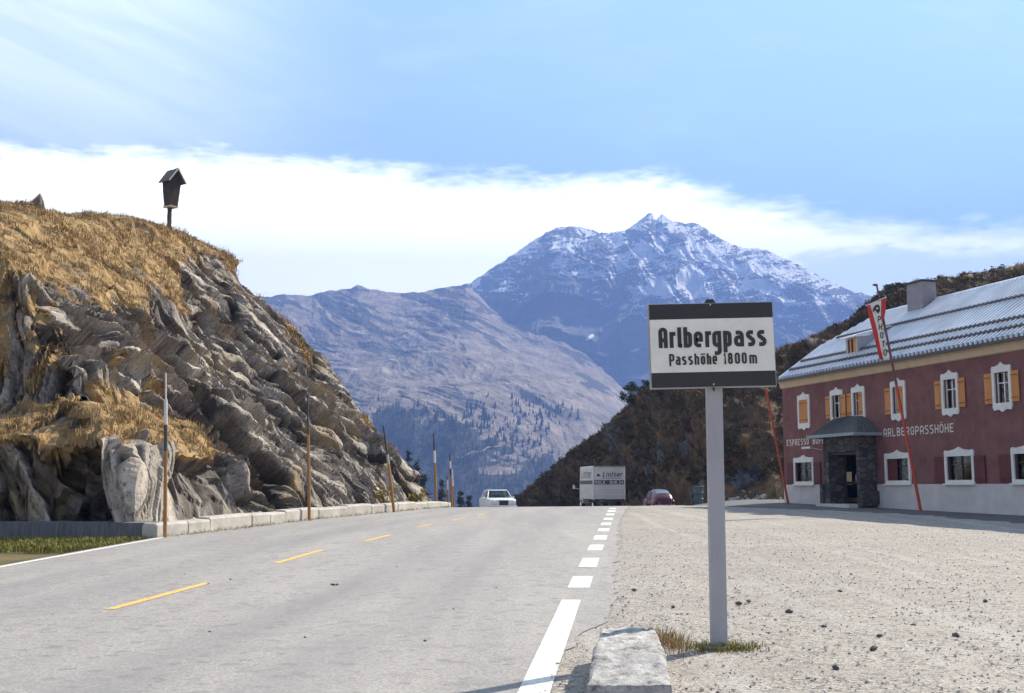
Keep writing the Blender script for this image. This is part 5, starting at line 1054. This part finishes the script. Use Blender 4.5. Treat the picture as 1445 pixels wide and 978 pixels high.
mb = MB(); mb.box((0, -2.44, .44), (1.74, .10, .10), bev=.03); mb.box((0, -2.42, .40), (.42, .06, .1)); bp_ = mb.build('bumper', chrome, car); mb = MB(); mb.box((0, -2.50, .43), (.50, .012, .11)); mb.build('number_plate', plate_m, bp_)
mb = MB(); mb.box((0, .2, .72), (1.5, .5, .5), bev=.1); mb.box((0, 1.0, .9), (1.4, .25, .55), bev=.1); mb.build('seat', mat('seat_vinyl', (.12, .08, .06), .7), car)
wheels(car, .74, (-1.45, 1.35), .32, .17)
mc = car.matrix_basis if False else (Matrix.Translation(car.location) @ Matrix.Rotation(R(11), 4, 'Z'))
hair_d = mat('dark_hair', (.03, .022, .018), .7)
person(mc @ Vector((.36, .22, .52)), R(11), 'person in a dark jacket at the wheel of the white sedan', mat('dark_jacket', (.06, .06, .08), .9), hair_d)
person(mc @ Vector((-.38, .22, .52)), R(11), 'person in a light top on the passenger side of the white sedan', mat('light_top', (.45, .38, .34), .9), hair_d)

# box van seen from behind
TY = 92.0; tp = at(859.5, 700, TY); tz0 = float(gz(tp.x, TY)); van = empty('delivery_van', (tp.x, TY, tz0), R(8), 'grey white box delivery van driving away downhill', 'van')
ztop = at(859, 657.5, TY).z - tz0; W2 = 1.29; Lb = 5.2
van_m = NT('van_paint'); v = van_m.map((1, 1, 1)); van_mt = van_m.done(van_m.ramp(van_m.noise(v, 1.2, 6, .65), [(.3, (.52, .48, .44)), (.7, (.64, .60, .56))]), .5)
zb_ = .62
mb = MB(); mb.loft([ring(y, W2, zb_ + .3, ztop, .04, .10) for y in (0, Lb)]); vb = mb.build('cargo_box', van_mt, van, True, 40)
green = mat('green_trim', (.05, .20, .12), .5); lt = mat('light_alu', (.7, .68, .64), .4, metal=.4); dk = mat('dark_slate_paint', (.055, .065, .065), .6)
mb = MB(); mb.box((0, -.02, ztop - .05), (2 * W2 - .1, .06, .06)); mb.build('top_trim', green, vb)
mb = MB()
for s in (-1, 1): mb.box((s * (W2 - .0), -.015, (zb_ + ztop) / 2 + .1), (.07, .07, ztop - zb_ - .3), bev=.02)
mb.build('corner_trim', lt, vb)
mb = MB(); mb.box((0, -.035, zb_ + 1.12), (2 * W2 - .1, .03, .04)); mb.box((0, -.035, zb_ + .68), (2 * W2 - .1, .03, .04)); mb.box((-.78, -.03, zb_ + .5), (.02, .02, .35)); mb.build('door_rail', lt, vb)
BZ = zb_ + (ztop - zb_) * .56
mb = MB(); mb.box((.02, -.008, BZ), (2 * W2 - .16, .016, .34)); mb.build('dark_band', dk, vb); mb = MB(); mb.box((-W2 - .006, Lb / 2, BZ), (.014, Lb - .2, .30)); mb.build('dark_band', dk, vb)
pl_ = lambda x, y, lift: Vector((x, -.02 - lift, y))
mb = MB(); letters(mb.bm, line_of('MOLK', -1.12, -.30, BZ - .115, .23, gap=.35), .17, pl_); letters(mb.bm, line_of('BUR.34', .08, 1.16, BZ - .115, .23, rel={'.': .3}, gap=.35), .17, pl_); mb.build('lettering', ivory, vb)
sl2 = lambda x, y, lift: Vector((x + .22 * (y - BZ - .42), -.004 - lift, y))
mb = MB(); letters(mb.bm, line_of('Lintner', -.52, 1.05, BZ + .42, .40, rel={'i': .45, 't': .7, 'r': .7, 'L': 1.1}, gap=.3), .17, sl2); mb.poly([(-.55, -.006, BZ + .30), (1.02, -.006, BZ + .30), (1.02, -.006, BZ + .335), (-.55, -.006, BZ + .335)]); mb.build('lettering', black_paint, vb)
mb = MB(); mb.tube((-.86, 0, BZ + .58), (-.86, -.012, BZ + .58), .25, .25, 28); lg = mb.build('logo_disc', pole_white, vb)
mb = MB(); mb.poly([(-1.04, -.018, BZ + .50), (-.86, -.018, BZ + .44), (-.68, -.018, BZ + .50), (-.76, -.018, BZ + .62), (-.86, -.018, BZ + .72), (-.96, -.018, BZ + .62)]); mb.build('logo_mark', dk, lg)
sd_ = lambda x, y, lift: Vector((-W2 - .006 - lift, Lb - x, y))
mb = MB(); letters(mb.bm, line_of('Lintner', .7, 4.5, BZ + .35, .62, rel={'i': .45, 't': .7, 'r': .7}, gap=.3), .16, sd_); mb.build('lettering', black_paint, vb)
mb = MB(); mb.box((-.7, .12, zb_ + .22), (.95, .3, .2)); mb.box((.85, .12, zb_ + .22), (.75, .3, .2)); mb.box((0, 2.6, zb_ + .1), (1.0, 5.6, .2)); mb.build('chassis', iron, van)
mb = MB(); mb.box((.95, -.01, zb_ + .2), (.32, .04, .12)); mb.box((-1.0, -.01, zb_ + .2), (.3, .04, .12)); mb.build('tail_light', red_lens, van)
mb = MB(); mb.box((-.55, -.02, zb_ + .2), (.5, .02, .12)); mb.build('number_plate', plate_m, van)
mb = MB(); mb.loft([ring(y, hw, .55, z, .08, .2) for y, hw, z in ((Lb + .08, 1.08, ztop - .75), (Lb + 1.2, 1.08, ztop - .8), (Lb + 1.55, 1.02, ztop - 1.5), (Lb + 1.7, .98, ztop - 1.7))]); cb = mb.build('cab', van_mt, van, True, 40)
mb = MB(); mb.box((-1.087, Lb + .75, ztop - 1.25), (.012, .7, .55)); mb.build('side_window', dark_gl, cb)
mb = MB(); mb.tube((-1.08, Lb + 1.1, 1.7), (-1.62, Lb + 1.15, 1.85), .02, .02, 6); mb.box((-1.62, Lb + 1.12, 1.9), (.18, .05, .34), bev=.02); mb.build('mirror', lt, cb)
wheels(van, .98, (1.1, Lb + .7), .42, .28)

# round backed car parked by the hill
BY = 80.0; bp0 = at(938.5, 700, BY); bz0 = float(gz(bp0.x, BY)); btl = empty('round_backed_car', (bp0.x, BY, bz0), R(6), 'dark red round backed car parked below the shaded hill', 'car')
mb = MB(); RB = [(0.0, .30, .34, .52), (.06, .52, .30, .72), (.25, .62, .28, .93), (.6, .70, .27, 1.16), (1.1, .74, .27, 1.36), (1.5, .75, .27, 1.45), (2.0, .75, .27, 1.46), (2.45, .74, .27, 1.36), (2.75, .72, .27, 1.02), (3.2, .62, .3, .88), (3.7, .50, .34, .76), (4.0, .34, .4, .6)]
def bring(y, hw, a, b):
    p = []
    for k in range(20):
        th = 2 * math.pi * k / 20; cx, sz_ = math.cos(th), math.sin(th); ex = .55
        z = (a + b) / 2 + (b - a) / 2 * math.copysign(abs(sz_) ** ex, sz_); x = hw * math.copysign(abs(cx) ** ex, cx)
        if z > .85: x *= 1 - .26 * min(1, (z - .85) / .6)
        p.append((x, y, z))
    return p
mb.loft([bring(*r) for r in RB]); bb = mb.build('body', maroon, btl, True, 60)
for y, l in ((.75, .62), (3.15, .66)):
    for s in (-1, 1): mb = MB(); mb.ball((s * .66, y, .42), (.17, l, .36), 16); mb.build('fender', maroon, bb, True)
mb = MB(); vv = []
for i in range(9):
    for_row = []
    for j in range(7):
        u_ = -1 + i / 4; w_ = j / 6; y = .60 + w_ * .52; z = 1.11 + w_ * .235 - .03 * u_ * u_; x = u_ * (.50 - .06 * w_); for_row.append(mb.bm.verts.new((x, y - .055 + .05 * u_ * u_, z + .045)))
    vv.append(for_row)
for i in range(8):
    for j in range(6): mb.bm.faces.new((vv[i][j], vv[i + 1][j], vv[i + 1][j + 1], vv[i][j + 1]))
rw = mb.build('rear_window', mat('pale_reflecting_glass', (.16, .19, .24), .15), bb, True)
mb = MB(); mb.box((0, .02, .34), (1.46, .08, .08), bev=.02); mb.box((-.42, -.02, .36), (.04, .06, .26)); mb.box((.42, -.02, .36), (.04, .06, .26)); mb.build('bumper', chrome, btl)
mb = MB(); mb.box((0, .055, .60), (.46, .02, .13), rx=R(-18)); mb.box((0, .13, .72), (.24, .08, .05), bev=.02); mb.build('number_plate', plate_m, bb)
for s in (-1, 1):
    mb = MB(); mb.ball((s * .66, .16, .55), (.05, .05, .10), 10); mb.build('tail_light', red_lens, bb, True)
    mb = MB(); mb.poly([(s * .735, 1.35, .93), (s * .735, 2.55, .93), (s * .60, 2.35, 1.30), (s * .60, 1.45, 1.30)], (s * .02, 0, 0)); mb.build('side_window', dark_gl, bb)
mb = MB(); mb.loft([[(-.50, y, z), (.50, y, z), (.50, y, z + .012), (-.50, y, z + .012)] for y, z in ((1.42, 1.437), (1.8, 1.466), (2.1, 1.455))]); mb.bm.free()
wheels(btl, .62, (.75, 3.15), .33, .16)

# dented metal barrel by the sign post
bn = at(986, 714, 80); zb2 = float(gz(bn.x, bn.y)); br = empty('waste_barrel', (bn.x, bn.y, float(gz(bn.x, bn.y))), 0, 'grey green metal waste barrel left of the sign post before the hill', 'barrel')
gm_ = mat('barrel_green', (.10, .135, .135), .6, (.07, .095, .10), 4)
mb = MB(); n_ = 24; zz = [(0, .30), (.3, .31), (.42, .335), (.45, .31), (.8, .325), (.83, .345), (.86, .325), (1.16, .34), (1.2, .36), (1.25, .36)]
mb.loft([[(r_ * math.cos(k * 6.2832 / n_), r_ * math.sin(k * 6.2832 / n_), z) for k in range(n_)] for z, r_ in zz]); mb.build('drum', gm_, br, True, 40)
mb = MB()
for k in range(24): a, b = k * 6.2832 / 24, (k + 1) * 6.2832 / 24; mb.tube((.37 * math.cos(a), .37 * math.sin(a), 1.25), (.37 * math.cos(b), .37 * math.sin(b), 1.25), .025, .025, 6)
mb.build('rim', gm_, br, True)

# ------------------------------------------------------------------ loose stones, tufts, small growth
def stones(name, pos, size, m, seed):
    rg = np.random.RandomState(seed); b = bmesh.new(); bmesh.ops.create_icosphere(b, subdivisions=1, radius=1); bv = np.array([v.co[:] for v in b.verts]); bf = np.array([[v.index for v in f.verts] for f in b.faces]); b.free()
    k = len(pos); sc = size[:, None, None] * rg.uniform(.6, 1.3, (k, 1, 3)) * [1, 1, .7]; V_ = bv[None] * (1 + rg.uniform(-.3, .25, (k, len(bv), 1))) * sc
    a = rg.rand(k) * 6.28; ca, sa = np.cos(a)[:, None], np.sin(a)[:, None]; V_ = np.stack([V_[..., 0] * ca - V_[..., 1] * sa, V_[..., 0] * sa + V_[..., 1] * ca, V_[..., 2]], -1) + pos[:, None]
    return link(name, soup(name, V_.reshape(-1, 3), (bf[None] + (np.arange(k) * len(bv))[:, None, None]).reshape(-1, 3)), m)
def on_gravel(k, y0, y1, seed, pw=1.0):
    rg = np.random.RandomState(seed); y = y0 + (y1 - y0) * rg.rand(k) ** pw; xr = np.interp(y, RXy, RX); xm = np.minimum(y * .47, 16.5); x = xr + (xm - xr) * rg.rand(k); return np.stack([x, y, gz(x, y)], 1), rg
st_m = NT('loose_stone'); c = st_m.ramp(st_m.noise(st_m.map((5, 5, 5)), 3, 3, .6), [(.35, (.16, .145, .13)), (.5, (.42, .39, .35)), (.7, (.66, .63, .58))]); stm = st_m.done(c, .95)
p, rg = on_gravel(11000, 6, 32, 1, 1.7); tag(stones('loose_gravel', p + [0, 0, .012], .005 + .013 * rg.rand(len(p)) ** 4, stm, 2), kind='stuff')
# darker fist sized stones one can pick out
st_d = mat('dark_stone', (.11, .10, .095), .95, (.06, .055, .055), 6)
one = stones('stone', np.zeros((1, 3)), np.array([1.0]), st_d, 9); firsts = True
for px, row, r_ in ((1113, 866, .07), (1163, 886, .045), (1240, 899, .04), (1290, 884, .045), (1232, 918, .06), (1057, 850, .05), (1042, 854, .06), (1185, 836, .05), (895, 834, .05), (950, 858, .05), (1350, 900, .07), (1390, 850, .06), (1180, 945, .05)):
    q = gp(px, row); o = one if firsts else one.copy()
    if not firsts: COL.objects.link(o)
    firsts = False; o.location = q + Vector((0, 0, r_ * .25)); o.scale = (r_, r_ * .9, r_ * .7); o.rotation_euler = (0, 0, px * .7); tag(o, 'dark fist sized stone lying loose on the pale gravel', 'stone', 'dark stones on the gravel')
# rubble at the foot of the shaded hill
rg = np.random.RandomState(8); k = 260; pxx = rg.uniform(1022, 1100, k); dd = np.interp(pxx, *zip(*hf)) - 3.2 + rg.uniform(0, 4.5, k); xx_ = dd * (pxx - 722.5) / FPX; hgt = np.maximum(0, dd - np.interp(pxx, *zip(*hf)) + .5) * .5
tag(stones('hillside_rubble', np.stack([xx_, dd, gz(xx_, dd) + hgt], 1), .07 + .24 * rg.rand(k) ** 2.5, stm, 4), kind='stuff')
rg = np.random.RandomState(15); k = 500; yk = 28.8 + 26 * rg.rand(k); xk = np.interp(yk, ky, kx) - .5 - .5 * rg.rand(k); tag(stones('cliff_scree', np.stack([xk, yk, gz(xk, yk) + .12], 1), .05 + .22 * rg.rand(k) ** 3, stm, 5), kind='stuff')
# bits on the road
bits = np.array([gp(a, b)[:] for a, b in ((470, 826), (476, 826), (294, 824), (260, 811), (325, 818), (600, 905), (296, 892), (640, 860), (210, 845), (560, 800), (700, 830), (430, 900))]); tag(stones('road_grit', bits + [0, 0, .006], np.array([.035, .03, .015, .012, .02, .015, .014, .013, .012, .014, .012, .013]), st_d, 6), kind='stuff')
rg = np.random.RandomState(31)
green_y = mat('yellow_green_grass', (.26, .24, .045), .85, (.16, .15, .03), 6)
q = gp(943, 906); blades('roadside_tuft', np.array(q[:]) + np.concatenate([rg.normal(0, 1, (120, 2)) * [.035, .3], np.zeros((120, 1))], 1) + [.0, -.1, 0], .03, .13, .004, 4, dry, 41, .5)
base_p = np.array([sb.x, sb.y - .02, sb.z]); ring_ = rg.normal(0, 1, (150, 2)) * [.12, .045]; blades('sign_foot_grass', base_p + np.concatenate([ring_, np.zeros((150, 1))], 1), .025, .085, .005, 4, green_y, 43, .8)
mb = MB(); mb.box((sb.x - .03, sb.y - .02, sb.z + .012), (.24, .16, .03), bev=.008); ft = mb.build('base_plate', conc, None); ft.parent = sg; ft.matrix_parent_inverse = Matrix.Translation(-Vector(sg.location))
vp = np.stack([rg.uniform(-13.5, -8.65, 2600), rg.uniform(24.2, 27.95, 2600)], 1); vp = vp[(vp[:, 0] < -8.6) & (perlin(vp[:, 0] * 1.1, vp[:, 1] * 1.3) > -.25)]; blades('verge_grass', np.stack([vp[:, 0], vp[:, 1], gz(vp[:, 0], vp[:, 1]) - .06], 1), .05, .13, .012, 4, green_y, 44, .6)
rg = np.random.RandomState(77); yk = 28 + 27 * rg.rand(420) ** 1.3; xk = np.interp(yk, ky, kx) + .02 + .05 * rg.rand(420); keep = perlin(yk * 1.7, yk * 0 + 2) > -.1; blades('kerb_weeds', np.stack([xk, yk, gz(xk, yk)], 1)[keep], .03, .12, .006, 5, green_y, 48, .8)
yk = 28 + 27 * rg.rand(900); xk = np.interp(yk, ky, kx) + .02 + .28 * rg.rand(900) ** 2; tag(stones('kerb_grit', np.stack([xk, yk, gz(xk, yk) + .008], 1), .006 + .03 * rg.rand(900) ** 4, stm, 49), kind='stuff')
# leafy bush in the crack by the third pole
def small_bush(px, row, d, h, seed, label, m):
    p = at(px, row, d); o = empty('bush', p, 0, label, 'bush', 'bushes growing on the rock'); rr_ = random.Random(seed); cs_ = []; mb = MB()
    for i in range(7): t_ = Vector((rr_.uniform(-.5, .5) * h, rr_.uniform(-.4, .3) * h, h * rr_.uniform(.3, 1))); mb.tube((0, .2, -.2), t_, .02, .008, 5); cs_ += [tuple(t_), tuple(t_ * .7)]
    mb.build('stem', bark_m, o); Vv, Fv = leaf_clumps(np.array(cs_), .16 * h + .05, 36, .05, seed); link('foliage', soup('foliage', Vv, Fv), m, o)
yl = mat('autumn_leaf', (.42, .26, .04), .8, (.22, .18, .04), 9)
small_bush(546, 716, 46.6, 1.0, 3, 'yellow autumn bush at the cliff foot left of the leaning pole', yl)
small_bush(588, 712, 51.8, .7, 4, 'low yellow bush at the far end of the cliff foot', yl)
for i, (px, row, s_) in enumerate(((269, 345, .5), (274.5, 347, .45))): small_bush(px, row + 3, 55.0, s_, 8 + i, ('tiny dark seedling on the grassy skyline right of the shrine', 'second tiny seedling on the skyline farther right of the shrine')[i], leaf_m)
